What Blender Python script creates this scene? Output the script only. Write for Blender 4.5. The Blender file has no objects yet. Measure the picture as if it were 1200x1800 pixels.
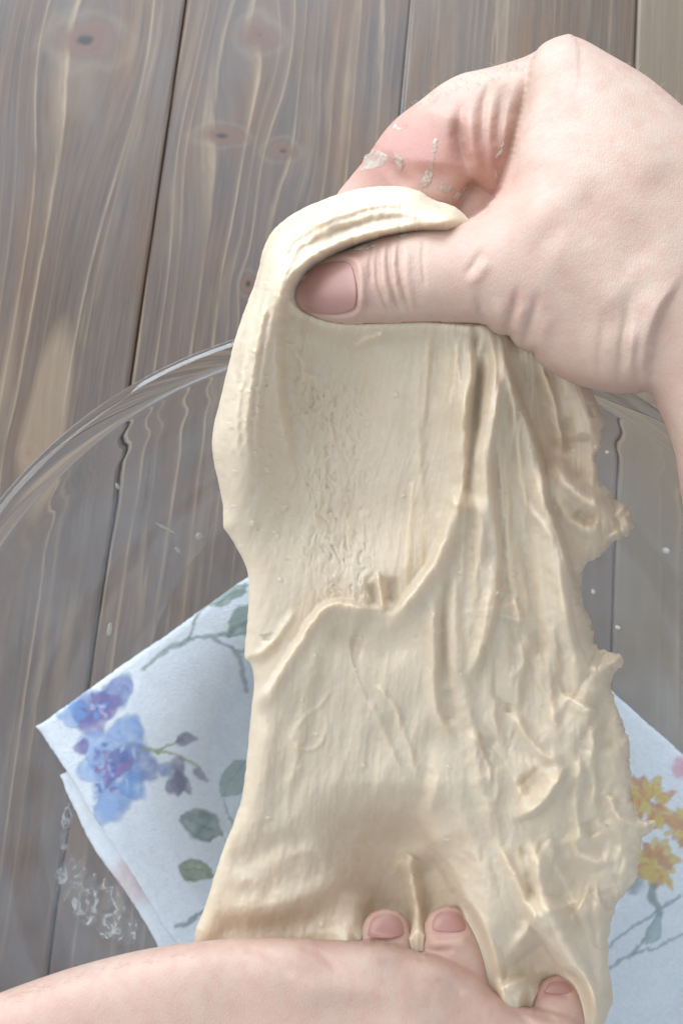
import bpy, math, random
import numpy as np
from mathutils import Matrix, Vector

# ------------------------------------------------------------------ camera, light, exposure
SC = bpy.context.scene
COL = SC.collection
FPX = 1560.0                      # focal length in photograph pixels (photograph 1200 x 1800)
TILT = math.radians(10.8)
CAM = np.array([0.0, 0.0, 0.42])
cd = bpy.data.cameras.new('camera')
cam = bpy.data.objects.new('camera', cd); COL.objects.link(cam)
cam.location = CAM; cam.rotation_euler = (TILT, 0, 0)
cd.sensor_fit = 'VERTICAL'; cd.sensor_height = 36.0; cd.sensor_width = 24.0
cd.lens = FPX / 1800 * 36.0
cd.clip_start = 0.01; cd.clip_end = 50
cd.dof.use_dof = True; cd.dof.focus_distance = 0.215; cd.dof.aperture_fstop = 30
SC.camera = cam

world = bpy.data.worlds.new('World'); SC.world = world; world.use_nodes = True
bg = world.node_tree.nodes['Background']
bg.inputs['Color'].default_value = (0.77, 0.88, 1.0, 1); bg.inputs['Strength'].default_value = 0.88

def area(name, loc, target, sx, sy, power, color):
    l = bpy.data.lights.new(name, 'AREA'); l.shape = 'RECTANGLE'; l.size = sx; l.size_y = sy
    l.energy = power; l.color = color
    o = bpy.data.objects.new(name, l); COL.objects.link(o); o.location = loc
    o.rotation_euler = (Vector(target) - Vector(loc)).to_track_quat('-Z', 'Y').to_euler()
    return o
area('window_light', (-0.95, 0.35, 1.05), (0, 0, 0.1), 0.9, 1.1, 13.5, (0.92, 0.96, 1.0))
for wx in (-0.62, 0.02):                                            # two panes of the window beyond the table
    area("window_light", (wx, 1.30, 0.85), (0, 0, 0.1), 0.42, 1.1, 15.5, (0.76, 0.88, 1.0))

SC.view_settings.view_transform = 'Standard'; SC.view_settings.look = 'None'
SC.view_settings.exposure = 0.0; SC.view_settings.gamma = 1.0
SC.view_settings.use_curve_mapping = False
SC.render.engine = 'CYCLES'
SC.cycles.max_bounces = 14; SC.cycles.transmission_bounces = 12; SC.cycles.glossy_bounces = 6
SC.cycles.transparent_max_bounces = 12
SC.cycles.use_denoising = True

# ------------------------------------------------------------------ helpers: pixels to places
ct, st_ = math.cos(TILT), math.sin(TILT)
ROT = np.array([[1, 0, 0], [0, ct, -st_], [0, st_, ct]])
W0, WS = 0.21, 0.21 / FPX         # w = 0 lies 0.21 m from the lens, one w unit = 0.135 mm

def at_depth(px, py, d):
    c = np.stack([(px - 600) / FPX * d, (900 - py) / FPX * d, -d * np.ones_like(px)], -1)
    return c @ ROT.T + CAM
def at_w(px, py, w):
    return at_depth(np.asarray(px, float), np.asarray(py, float), W0 - np.asarray(w, float) * WS)
def at_z(px, py, z):
    d = ROT @ np.array([(px - 600) / FPX, (900 - py) / FPX, -1.0])
    return CAM + d * (z - CAM[2]) / d[2]
def project(P):
    c = (P - CAM) @ ROT
    return 600 + FPX * c[..., 0] / -c[..., 2], 900 - FPX * c[..., 1] / -c[..., 2]

# ------------------------------------------------------------------ helpers: fields
def catmull(P, n=6, closed=False):
    P = np.asarray(P, float)
    if len(P) < 3 and not closed:
        t = np.linspace(0, 1, n + 1)[:, None]; return P[0] * (1 - t) + P[1] * t
    if closed: Q = np.vstack([P[-1], P, P[0], P[1]])
    else: Q = np.vstack([2 * P[0] - P[1], P, 2 * P[-1] - P[-2]])
    out = []
    for i in range(1, len(Q) - 2):
        a, b, c, d = Q[i - 1], Q[i], Q[i + 1], Q[i + 2]
        for t in np.arange(n) / n:
            out.append(0.5 * (2 * b + (c - a) * t + (2 * a - 5 * b + 4 * c - d) * t * t + (3 * b - a - 3 * c + d) * t ** 3))
    if not closed: out.append(Q[-2])
    return np.array(out)

def sstep(a, b, x):
    t = np.clip((x - a) / (b - a), 0, 1); return t * t * (3 - 2 * t)

_tab = np.random.RandomState(7).rand(64, 256, 256).astype(np.float32)
def vnoise(x, y, seed=0):
    T = _tab[seed % 64]
    x, y = 0.83 * x + 0.56 * y + 3.7 * seed, 0.83 * y - 0.56 * x + 1.3 * seed
    xi = np.floor(x).astype(int); yi = np.floor(y).astype(int)
    fx = x - xi; fy = y - yi
    fx = fx * fx * fx * (fx * (fx * 6 - 15) + 10); fy = fy * fy * fy * (fy * (fy * 6 - 15) + 10)
    x0 = xi & 255; x1 = (xi + 1) & 255; y0 = yi & 255; y1 = (yi + 1) & 255
    a = T[y0, x0] * (1 - fx) + T[y0, x1] * fx
    b = T[y1, x0] * (1 - fx) + T[y1, x1] * fx
    return (a * (1 - fy) + b * fy) * 2 - 1
def fbm(x, y, oct=4, seed=0, gain=0.5):
    s = 0; a = 1.0; n = 0
    for k in range(oct):
        s = s + a * vnoise(x * 2 ** k + 17.3 * k, y * 2 ** k + 5.1 * k, seed + k); n += a; a *= gain
    return s / n

def make_grid(x0, x1, y0, y1, step):
    return np.meshgrid(np.arange(x0, x1, step), np.arange(y0, y1, step))

def poly_sd(P, X, Y):
    """signed distance to a closed polygon, positive inside"""
    d2 = np.full(X.shape, 1e18); ins = np.zeros(X.shape, bool)
    n = len(P)
    for i in range(n):
        ax, ay = P[i]; bx, by = P[(i + 1) % n]
        ex, ey = bx - ax, by - ay
        L = ex * ex + ey * ey
        if L < 1e-9: continue
        t = np.clip(((X - ax) * ex + (Y - ay) * ey) / L, 0, 1)
        dd = (X - ax - t * ex) ** 2 + (Y - ay - t * ey) ** 2
        np.minimum(d2, dd, out=d2)
        if ay != by:
            c = ((ay > Y) != (by > Y)) & (X < (Y - ay) / ey * ex + ax)
            ins ^= c
    return np.where(ins, 1, -1) * np.sqrt(d2)

def line_sd(L, X, Y):
    """signed distance and parameter along an open polyline; right of a downward line is positive"""
    best = np.full(X.shape, 1e18); sg = np.zeros(X.shape); tt = np.zeros(X.shape)
    seg = np.hypot(*np.diff(L, axis=0).T); cum = np.r_[0, np.cumsum(seg)]; tot = cum[-1]
    for i in range(len(L) - 1):
        ax, ay = L[i]; ex, ey = L[i + 1] - L[i]
        q = ex * ex + ey * ey
        if q < 1e-9: continue
        t = np.clip(((X - ax) * ex + (Y - ay) * ey) / q, 0, 1)
        rx = X - ax - t * ex; ry = Y - ay - t * ey
        dd = rx * rx + ry * ry
        m = dd < best
        best = np.where(m, dd, best)
        sg = np.where(m, np.sign((X - ax) * ey - (Y - ay) * ex), sg)
        tt = np.where(m, (cum[i] + t * seg[i]) / tot, tt)
    return sg * np.sqrt(best), tt

def strokes(H, X, Y, S):
    """adds folds to a height field: ridge (bead or, negative, a crease) and step (a layer lying over another)"""
    x0, y0 = X[0, 0], Y[0, 0]; stp = X[0, 1] - X[0, 0]
    for s in S:
        kind, h, w, pts = s[:4]; o = s[4] if len(s) > 4 else {}
        P = catmull(np.array(pts, float), 5)
        reach = 3.2 * w + 6 if kind == 'ridge' else 4.5 * w + 8
        i0 = max(0, int((P[:, 1].min() - reach - y0) / stp)); i1 = min(X.shape[0], int((P[:, 1].max() + reach - y0) / stp) + 2)
        j0 = max(0, int((P[:, 0].min() - reach - x0) / stp)); j1 = min(X.shape[1], int((P[:, 0].max() + reach - x0) / stp) + 2)
        if i1 <= i0 or j1 <= j0: continue
        x = X[i0:i1, j0:j1]; y = Y[i0:i1, j0:j1]
        jit = o.get('jit', 2.0)
        xx = x + jit * fbm(x / 17, y / 17, 2, 11); yy = y + jit * fbm(x / 17, y / 17, 2, 23)
        sd, t = line_sd(P, xx, yy)
        if w > 20: t = blur(t, 40)
        tp = o.get('taper', 0.22)
        env = sstep(0, tp, t) * sstep(0, tp, 1 - t)
        if 'h2' in o: env = env * (1 + (o['h2'] / h - 1) * t)
        if kind == 'ridge':
            wn = o.get('wn', w)
            ww = np.where(sd > 0, w, wn)
            H[i0:i1, j0:j1] += h * env * np.exp(-(sd / ww) ** 2)
        else:
            e = o.get('e', 3.5) * o.get('soft', 1.0)
            H[i0:i1, j0:j1] += h * env * sstep(-e, e, sd) * np.exp(-np.maximum(sd, 0) / w)
            b = o.get('bead', 0)
            if b: H[i0:i1, j0:j1] += b * env * np.exp(-((sd - e * 1.6) / (e * 1.5)) ** 2)
    return H

def poisson(mask, step):
    """membrane height over a mask: a strip of half width r gets r*r - x*x"""
    levels = [mask]
    while min(levels[-1].shape) > 24:
        m = levels[-1]
        levels.append(m[:m.shape[0] // 2 * 2:2, :m.shape[1] // 2 * 2:2])
    h = np.zeros(levels[-1].shape)
    for li in range(len(levels) - 1, -1, -1):
        m = levels[li]
        if h.shape != m.shape:
            h = np.repeat(np.repeat(h, 2, 0), 2, 1)
            h = np.pad(h, ((0, max(0, m.shape[0] - h.shape[0])), (0, max(0, m.shape[1] - h.shape[1]))), mode='edge')[:m.shape[0], :m.shape[1]]
        s = (step * 2 ** li) ** 2
        mf = m.astype(float)
        h = h * mf
        for it in range(400 if li > 1 else 120):
            p = np.pad(h, 1)
            h = mf * (0.25 * (p[:-2, 1:-1] + p[2:, 1:-1] + p[1:-1, :-2] + p[1:-1, 2:]) + 0.5 * s)
    return h

def idw(X, Y, pts, p=2.6):
    num = 0; den = 0
    for x, y, v in pts:
        w = 1.0 / (((X - x) ** 2 + (Y - y) ** 2) + 900.0) ** (p / 2)
        num = num + w * v; den = den + w
    return num / den

def blur(a, n=1):
    for _ in range(n):
        p = np.pad(a, 1, mode='edge')
        a = (p[:-2, 1:-1] + p[2:, 1:-1] + p[1:-1, :-2] + p[1:-1, 2:] + 4 * a) / 8
    return a

def bilin(A, X, Y, x, y):
    s = X[0, 1] - X[0, 0]
    u = np.clip((x - X[0, 0]) / s, 0, A.shape[1] - 1.001); v = np.clip((y - Y[0, 0]) / s, 0, A.shape[0] - 1.001)
    i = v.astype(int); j = u.astype(int); fu = u - j; fv = v - i
    return (A[i, j] * (1 - fu) + A[i, j + 1] * fu) * (1 - fv) + (A[i + 1, j] * (1 - fu) + A[i + 1, j + 1] * fu) * fv

# ------------------------------------------------------------------ helpers: meshes
def link_mesh(name, verts, faces, mat, parent=None, smooth=True, attrs=None):
    me = bpy.data.meshes.new(name)
    verts = np.asarray(verts, np.float32); faces = np.asarray(faces, np.int32)
    k = faces.shape[1]
    me.vertices.add(len(verts)); me.vertices.foreach_set('co', verts.ravel())
    me.loops.add(faces.size); me.loops.foreach_set('vertex_index', faces.ravel())
    me.polygons.add(len(faces))
    me.polygons.foreach_set('loop_start', np.arange(0, faces.size, k, dtype=np.int32))
    me.polygons.foreach_set('loop_total', np.full(len(faces), k, np.int32))
    me.polygons.foreach_set('use_smooth', np.full(len(faces), smooth, bool))
    if attrs:
        for an, arr in attrs.items():
            if arr.ndim == 1:
                a = me.attributes.new(an, 'FLOAT', 'POINT'); a.data.foreach_set('value', arr.astype(np.float32))
            else:
                a = me.attributes.new(an, 'FLOAT_COLOR', 'POINT')
                a.data.foreach_set('color', np.c_[arr, np.ones(len(arr))].astype(np.float32).ravel())
    me.update(calc_edges=True); me.validate()
    me.materials.append(mat)
    o = bpy.data.objects.new(name, me); COL.objects.link(o)
    if parent is not None: o.parent = parent
    return o

def relief_solid(name, X, Y, D, mid, tf, tb, mat, parent=None, place=at_w, attrs=None):
    """closed solid over the region D > 0: front at mid + tf, back at mid - tb, joined along the outline"""
    stp = X[0, 1] - X[0, 0]
    pos = D > 0
    cell = pos[:-1, :-1] | pos[1:, :-1] | pos[:-1, 1:] | pos[1:, 1:]
    used = np.zeros(D.shape, bool)
    used[:-1, :-1] |= cell; used[1:, :-1] |= cell; used[:-1, 1:] |= cell; used[1:, 1:] |= cell
    gy, gx = np.gradient(D, stp); gl = np.sqrt(gx * gx + gy * gy) + 1e-6
    mv = np.clip(np.where(pos, 0, -D), 0, 1.7 * stp)
    px = X + gx / gl * mv; py = Y + gy / gl * mv
    rim = used & ~pos
    fi = np.full(D.shape, -1); fi[used] = np.arange(used.sum())
    inner = used & pos
    bi = fi.copy(); bi[inner] = used.sum() + np.arange(inner.sum())
    wf = np.where(rim, mid, mid + tf); wb = mid - tb
    V = np.vstack([place(px[used], py[used], wf[used]), place(px[inner], py[inner], wb[inner])])
    def quads(I): return np.stack([I[:-1, :-1], I[1:, :-1], I[1:, 1:], I[:-1, 1:]], -1)[cell]
    qf = quads(fi); qb = quads(bi)[:, ::-1]
    at = None
    if attrs: at = {k: np.concatenate([a[used], a[inner]]) for k, a in attrs.items()}
    return link_mesh(name, V, np.vstack([qf, qb]), mat, parent, True, at)

def tag(o, label=None, cat=None, group=None, kind=None):
    if label: o['label'] = label
    if cat: o['category'] = cat
    if group: o['group'] = group
    if kind: o['kind'] = kind
    return o
def empty(name, loc=(0, 0, 0), rz=0.0):
    o = bpy.data.objects.new(name, None); COL.objects.link(o)
    o.empty_display_size = 0.02; o.location = loc; o.rotation_euler = (0, 0, rz); return o

# ------------------------------------------------------------------ helpers: node materials
class NT:
    def __init__(s, name):
        s.m = bpy.data.materials.new(name); s.m.use_nodes = True
        s.t = s.m.node_tree; s.b = s.t.nodes['Principled BSDF']; s.out = s.t.nodes['Material Output']
    def n(s, typ, **kw):
        nd = s.t.nodes.new(typ)
        for k, v in kw.items(): setattr(nd, k, v)
        return nd
    def put(s, sock, v):
        if isinstance(v, bpy.types.NodeSocket): s.t.links.new(v, sock)
        else: sock.default_value = v
    def math(s, op, a, b=None, c=None, clamp=False):
        nd = s.n('ShaderNodeMath', operation=op, use_clamp=clamp)
        s.put(nd.inputs[0], a)
        if b is not None: s.put(nd.inputs[1], b)
        if c is not None: s.put(nd.inputs[2], c)
        return nd.outputs[0]
    def noise(s, vec, scale, detail=3, rough=0.5, dist=0.0):
        nd = s.n('ShaderNodeTexNoise'); s.put(nd.inputs['Vector'], vec)
        nd.inputs['Scale'].default_value = scale; nd.inputs['Detail'].default_value = detail
        nd.inputs['Roughness'].default_value = rough; nd.inputs['Distortion'].default_value = dist
        return nd.outputs['Fac']
    def ramp(s, fac, stops):
        nd = s.n('ShaderNodeValToRGB'); s.put(nd.inputs[0], fac)
        el = nd.color_ramp.elements
        while len(el) < len(stops): el.new(0.5)
        for e, (p, c) in zip(el, stops):
            e.position = p; e.color = (*c, 1) if len(c) == 3 else c
        return nd.outputs[0]
    def mix(s, fac, a, b, mode='MIX'):
        nd = s.n('ShaderNodeMix', data_type='RGBA', blend_type=mode)
        s.put(nd.inputs['Factor'], fac)
        for sk, v in ((nd.inputs['A'], a), (nd.inputs['B'], b)):
            pass
        ia = [i for i in nd.inputs if i.type == 'RGBA']
        s.put(ia[0], a if isinstance(a, bpy.types.NodeSocket) else (*a, 1)); s.put(ia[1], b if isinstance(b, bpy.types.NodeSocket) else (*b, 1))
        return [o for o in nd.outputs if o.type == 'RGBA'][0]
    def comb(s, x, y, z=0.0):
        nd = s.n('ShaderNodeCombineXYZ')
        for i, v in enumerate((x, y, z)): s.put(nd.inputs[i], v)
        return nd.outputs[0]
    def bump(s, h, strength, dist, normal=None):
        nd = s.n('ShaderNodeBump'); nd.inputs['Strength'].default_value = strength
        nd.inputs['Distance'].default_value = dist; s.put(nd.inputs['Height'], h)
        if normal is not None: s.put(nd.inputs['Normal'], normal)
        return nd.outputs[0]
    def set(s, **kw):
        for k, v in kw.items(): s.put(s.b.inputs[k.replace('_', ' ')], v)

def obj_coords(t):
    return t.n('ShaderNodeTexCoord').outputs['Object']
def attr(t, name, kind='GEOMETRY'):
    nd = t.n('ShaderNodeAttribute'); nd.attribute_name = name; nd.attribute_type = kind; return nd

# ------------------------------------------------------------------ the table: stained pine planks
PL_ANG = math.radians(-5.4)        # planks run up the picture, leaning to the right
TAB0 = at_z(327, 0, 0)             # a point on the first seam
PITCH = 0.1215
def to_table(p):                   # world xy to table xy
    c, s = math.cos(-PL_ANG), math.sin(-PL_ANG)
    x, y = p[0] - TAB0[0], p[1] - TAB0[1]
    return c * x - s * y, s * x + c * y

KN = []                            # knots: pixel x, y, half width and half height in pixels
for px, py, rx, ry, warp in ((455, 62, 38, 36, 1.9), (152, 72, 66, 46, 2.2), (386, 238, 42, 20, 1.6), (495, 266, 30, 19, 1.5), (50, 797, 15, 13, 1.8), (436, 498, 14, 20, 1.5)):
    x, y = to_table(at_z(px, py, 0)); KN.append((x, y, rx * 0.00028, ry * 0.00030, warp))

def wood_material():
    t = NT('stained_pine'); co = obj_coords(t)
    sep = t.n('ShaderNodeSeparateXYZ'); t.put(sep.inputs[0], co)
    x, y = sep.outputs[0], sep.outputs[1]
    seed = attr(t, 'plank_seed', 'OBJECT').outputs['Fac']
    wide = attr(t, 'plank_grain', 'OBJECT').outputs['Fac']
    u = x; knot = 0.0; knot_ring = 0.0; halo = 0.0
    for kx, ky, rx, ry, wp in KN:
        dx = t.math('SUBTRACT', x, kx); dy = t.math('SUBTRACT', y, ky)
        s1 = rx * 2.0; s2 = rx * 4.4
        e = t.math('POWER', 2.718, t.math('MULTIPLY', -1.0, t.math('ADD', t.math('POWER', t.math('ABSOLUTE', t.math('DIVIDE', dx, s1)), 2.0), t.math('POWER', t.math('ABSOLUTE', t.math('DIVIDE', dy, s2)), 2.0))))
        u = t.math('SUBTRACT', u, t.math('MULTIPLY', t.math('MULTIPLY', dx, e), 0.86))
        r = t.math('SQRT', t.math('ADD', t.math('POWER', t.math('ABSOLUTE', t.math('DIVIDE', dx, rx)), 2.0), t.math('POWER', t.math('ABSOLUTE', t.math('DIVIDE', dy, ry)), 2.0)))
        wob = t.math('MULTIPLY', t.math('SUBTRACT', t.noise(co, 60, 2, 0.5), 0.5), 1.3)
        r = t.math('ADD', r, wob)
        k = t.math('SUBTRACT', 1.0, t.math('MULTIPLY', t.math('SUBTRACT', r, 0.45), 1.5), clamp=True)
        knot = t.math('MAXIMUM', knot, k)
        halo = t.math('MAXIMUM', halo, t.math('SUBTRACT', 1.0, t.math('MULTIPLY', t.math('ABSOLUTE', t.math('SUBTRACT', r, 1.25)), 3.0), clamp=True))
        rg = t.math('MULTIPLY', k, t.ramp(t.math('MULTIPLY', r, 0.5), [(0.0, (0.85,) * 3), (0.10, (0.35,) * 3), (0.20, (0.10,) * 3), (0.30, (0.30,) * 3), (0.36, (0.08,) * 3), (0.44, (0.80,) * 3), (0.52, (0.3,) * 3)]))
        knot_ring = t.math('MAXIMUM', knot_ring, rg)
    # long, drifting growth rings: pale late wood lines, each with its own strength
    n1 = t.noise(t.comb(u, t.math('MULTIPLY', y, 0.07), t.math('MULTIPLY', seed, 7.3)), 9.0, 1.0, 0.4)
    n2 = t.noise(t.comb(u, t.math('MULTIPLY', y, 0.03), seed), 70.0, 1.5, 0.5)
    n3 = t.noise(t.comb(u, t.math('MULTIPLY', y, 0.35), seed), 120.0, 2, 0.5)
    lev = t.math('ADD', t.math('ADD', t.math('MULTIPLY', u, 135.0), t.math('MULTIPLY', n1, wide)), t.math('ADD', t.math('MULTIPLY', n2, 3.4), t.math('MULTIPLY', n3, 0.12)))
    fr = t.math('FRACT', lev)
    wn = t.n('ShaderNodeTexWhiteNoise', noise_dimensions='1D'); t.put(wn.inputs['W'], t.math('ADD', t.math('FLOOR', lev), seed))
    ringl = t.ramp(fr, [(0.0, (0, 0, 0)), (0.45, (0.0, 0.0, 0.0)), (0.76, (0.16, 0.16, 0.16)), (0.88, (0.8, 0.8, 0.8)), (0.94, (1, 1, 1)), (0.985, (0.0, 0.0, 0.0))])
    fade = t.ramp(t.noise(t.comb(x, t.math('MULTIPLY', y, 0.25), seed), 30, 2), [(0.25, (0.25,) * 3), (0.55, (1,) * 3)])
    brk = t.noise(t.comb(u, t.math('MULTIPLY', y, 0.05), seed), 520, 3, 0.7)
    ringl = t.math('MULTIPLY', t.math('MULTIPLY', ringl, fade), t.math('MULTIPLY', t.math('ADD', 0.12, t.math('POWER', wn.outputs['Value'], 1.5)), t.ramp(brk, [(0.30, (0.25,) * 3), (0.58, (1,) * 3)])))
    fib = t.noise(t.comb(t.math('MULTIPLY', u, 1.0), t.math('MULTIPLY', y, 0.022), seed), 900, 3, 0.65)
    blot = t.noise(t.comb(x, t.math('MULTIPLY', y, 0.35), seed), 17, 3, 0.55)
    base = t.ramp(blot, [(0.28, (0.063, 0.034, 0.020)), (0.52, (0.094, 0.048, 0.025)), (0.75, (0.152, 0.075, 0.036))])
    grey = t.ramp(t.noise(t.comb(x, t.math('MULTIPLY', y, 0.30), t.math('ADD', seed, 4.0)), 26, 4, 0.6), [(0.42, (0,) * 3), (0.60, (1,) * 3)])
    base = t.mix(t.math('MULTIPLY', grey, 0.50), base, (0.075, 0.067, 0.068))
    drk = t.ramp(t.noise(t.comb(u, t.math('MULTIPLY', y, 0.06), t.math('ADD', seed, 9.0)), 150, 3, 0.6), [(0.34, (1,) * 3), (0.5, (0,) * 3)])
    base = t.mix(t.math('MULTIPLY', drk, 0.55), base, (0.040, 0.028, 0.024))
    pale = t.ramp(t.noise(t.comb(u, t.math('MULTIPLY', y, 0.12), t.math('ADD', seed, 2.0)), 60, 3, 0.6), [(0.55, (0,) * 3), (0.75, (1,) * 3)])
    base = t.mix(t.math('MULTIPLY', pale, 0.6), base, (0.209, 0.145, 0.091))
    colr = t.mix(t.math('MULTIPLY', ringl, 0.95), base, (0.312, 0.219, 0.130))
    colr = t.mix(t.math('MULTIPLY', t.math('SUBTRACT', fib, 0.38), 1.0, clamp=True), colr, (0.17, 0.128, 0.095), 'MIX')
    kc = t.ramp(knot_ring, [(0.0, (0.136, 0.068, 0.043)), (0.35, (0.103, 0.053, 0.034)), (0.85, (0.022, 0.013, 0.012))])
    colr = t.mix(t.math('MULTIPLY', halo, 0.22), colr, (0.205, 0.150, 0.099))
    colr = t.mix(knot, colr, kc)
    # a long tongue of pale early wood, and warmer streaks beside it
    px_, py_ = to_table(at_z(84, 735, 0))
    tg = t.math('SQRT', t.math('ADD', t.math('POWER', t.math('ABSOLUTE', t.math('DIVIDE', t.math('SUBTRACT', u, px_), 0.0105)), 2.0), t.math('POWER', t.math('ABSOLUTE', t.math('DIVIDE', t.math('SUBTRACT', y, py_), 0.052)), 2.0)))
    tg = t.math('MULTIPLY', t.math('SUBTRACT', 1.0, t.math('MULTIPLY', t.math('SUBTRACT', tg, 0.75), 3.0), clamp=True), t.math('ADD', 0.25, t.math('MULTIPLY', brk, 0.55)))
    colr = t.mix(tg, colr, (0.255, 0.180, 0.110))
    # pale plank tone per plank
    tone = attr(t, 'plank_tone', 'OBJECT').outputs['Fac']
    colr = t.mix(tone, colr, (0.237, 0.178, 0.118))
    # stained edge beside the seam, rubbed back
    rough = t.math('ADD', 0.36, t.math('MULTIPLY', fib, 0.16))
    nb = t.bump(t.math('ADD', t.math('MULTIPLY', ringl, 0.5), fib), 0.35, 0.0004)
    t.set(Base_Color=colr, Roughness=rough, Normal=nb)
    t.b.inputs['Specular IOR Level'].default_value = 0.36
    return t.m
WOOD = wood_material()
table = tag(empty('table', (TAB0[0], TAB0[1], 0), PL_ANG), 'dark brown stained pine plank table top under the glass bowl', 'table')

def plank_mesh(wd, ln, th, ch):
    w = wd / 2
    prof = [(-w, -th), (-w, -ch), (-w + ch * 0.4, -ch * 0.3), (-w + ch * 1.3, 0), (w - ch * 1.3, 0), (w - ch * 0.4, -ch * 0.3), (w, -ch), (w, -th)]
    V, Fc = [], []
    N = 24
    for i in range(N + 1):
        y = -ln / 2 + ln * i / N
        for px, pz in prof: V.append((px, y, pz))
    k = len(prof)
    for i in range(N):
        for j in range(k):
            a = i * k + j; b = i * k + (j + 1) % k
            Fc.append((a, b, b + k, a + k))
    return V, Fc
for i in range(-3, 5):
    V, Fc = plank_mesh(PITCH - 0.0006, 1.3, 0.018, 0.0013)
    V = np.array(V); V[:, 0] += (i + 0.5) * PITCH
    o = link_mesh('plank', V, np.array(Fc), WOOD, table, False)
    o.data.polygons.foreach_set('use_smooth', [False] * len(o.data.polygons))
    o['plank_seed'] = 3.7 * i + 1.9
    o['plank_grain'] = {-1: 4.5, 0: 4.0, 1: 4.5, 2: 5.0}.get(i, 5.0)
    o['plank_tone'] = {2: 0.55, 1: 0.12}.get(i, 0.0)
    if i == 2: o['label'] = 'paler tan plank at the top right corner'

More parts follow.
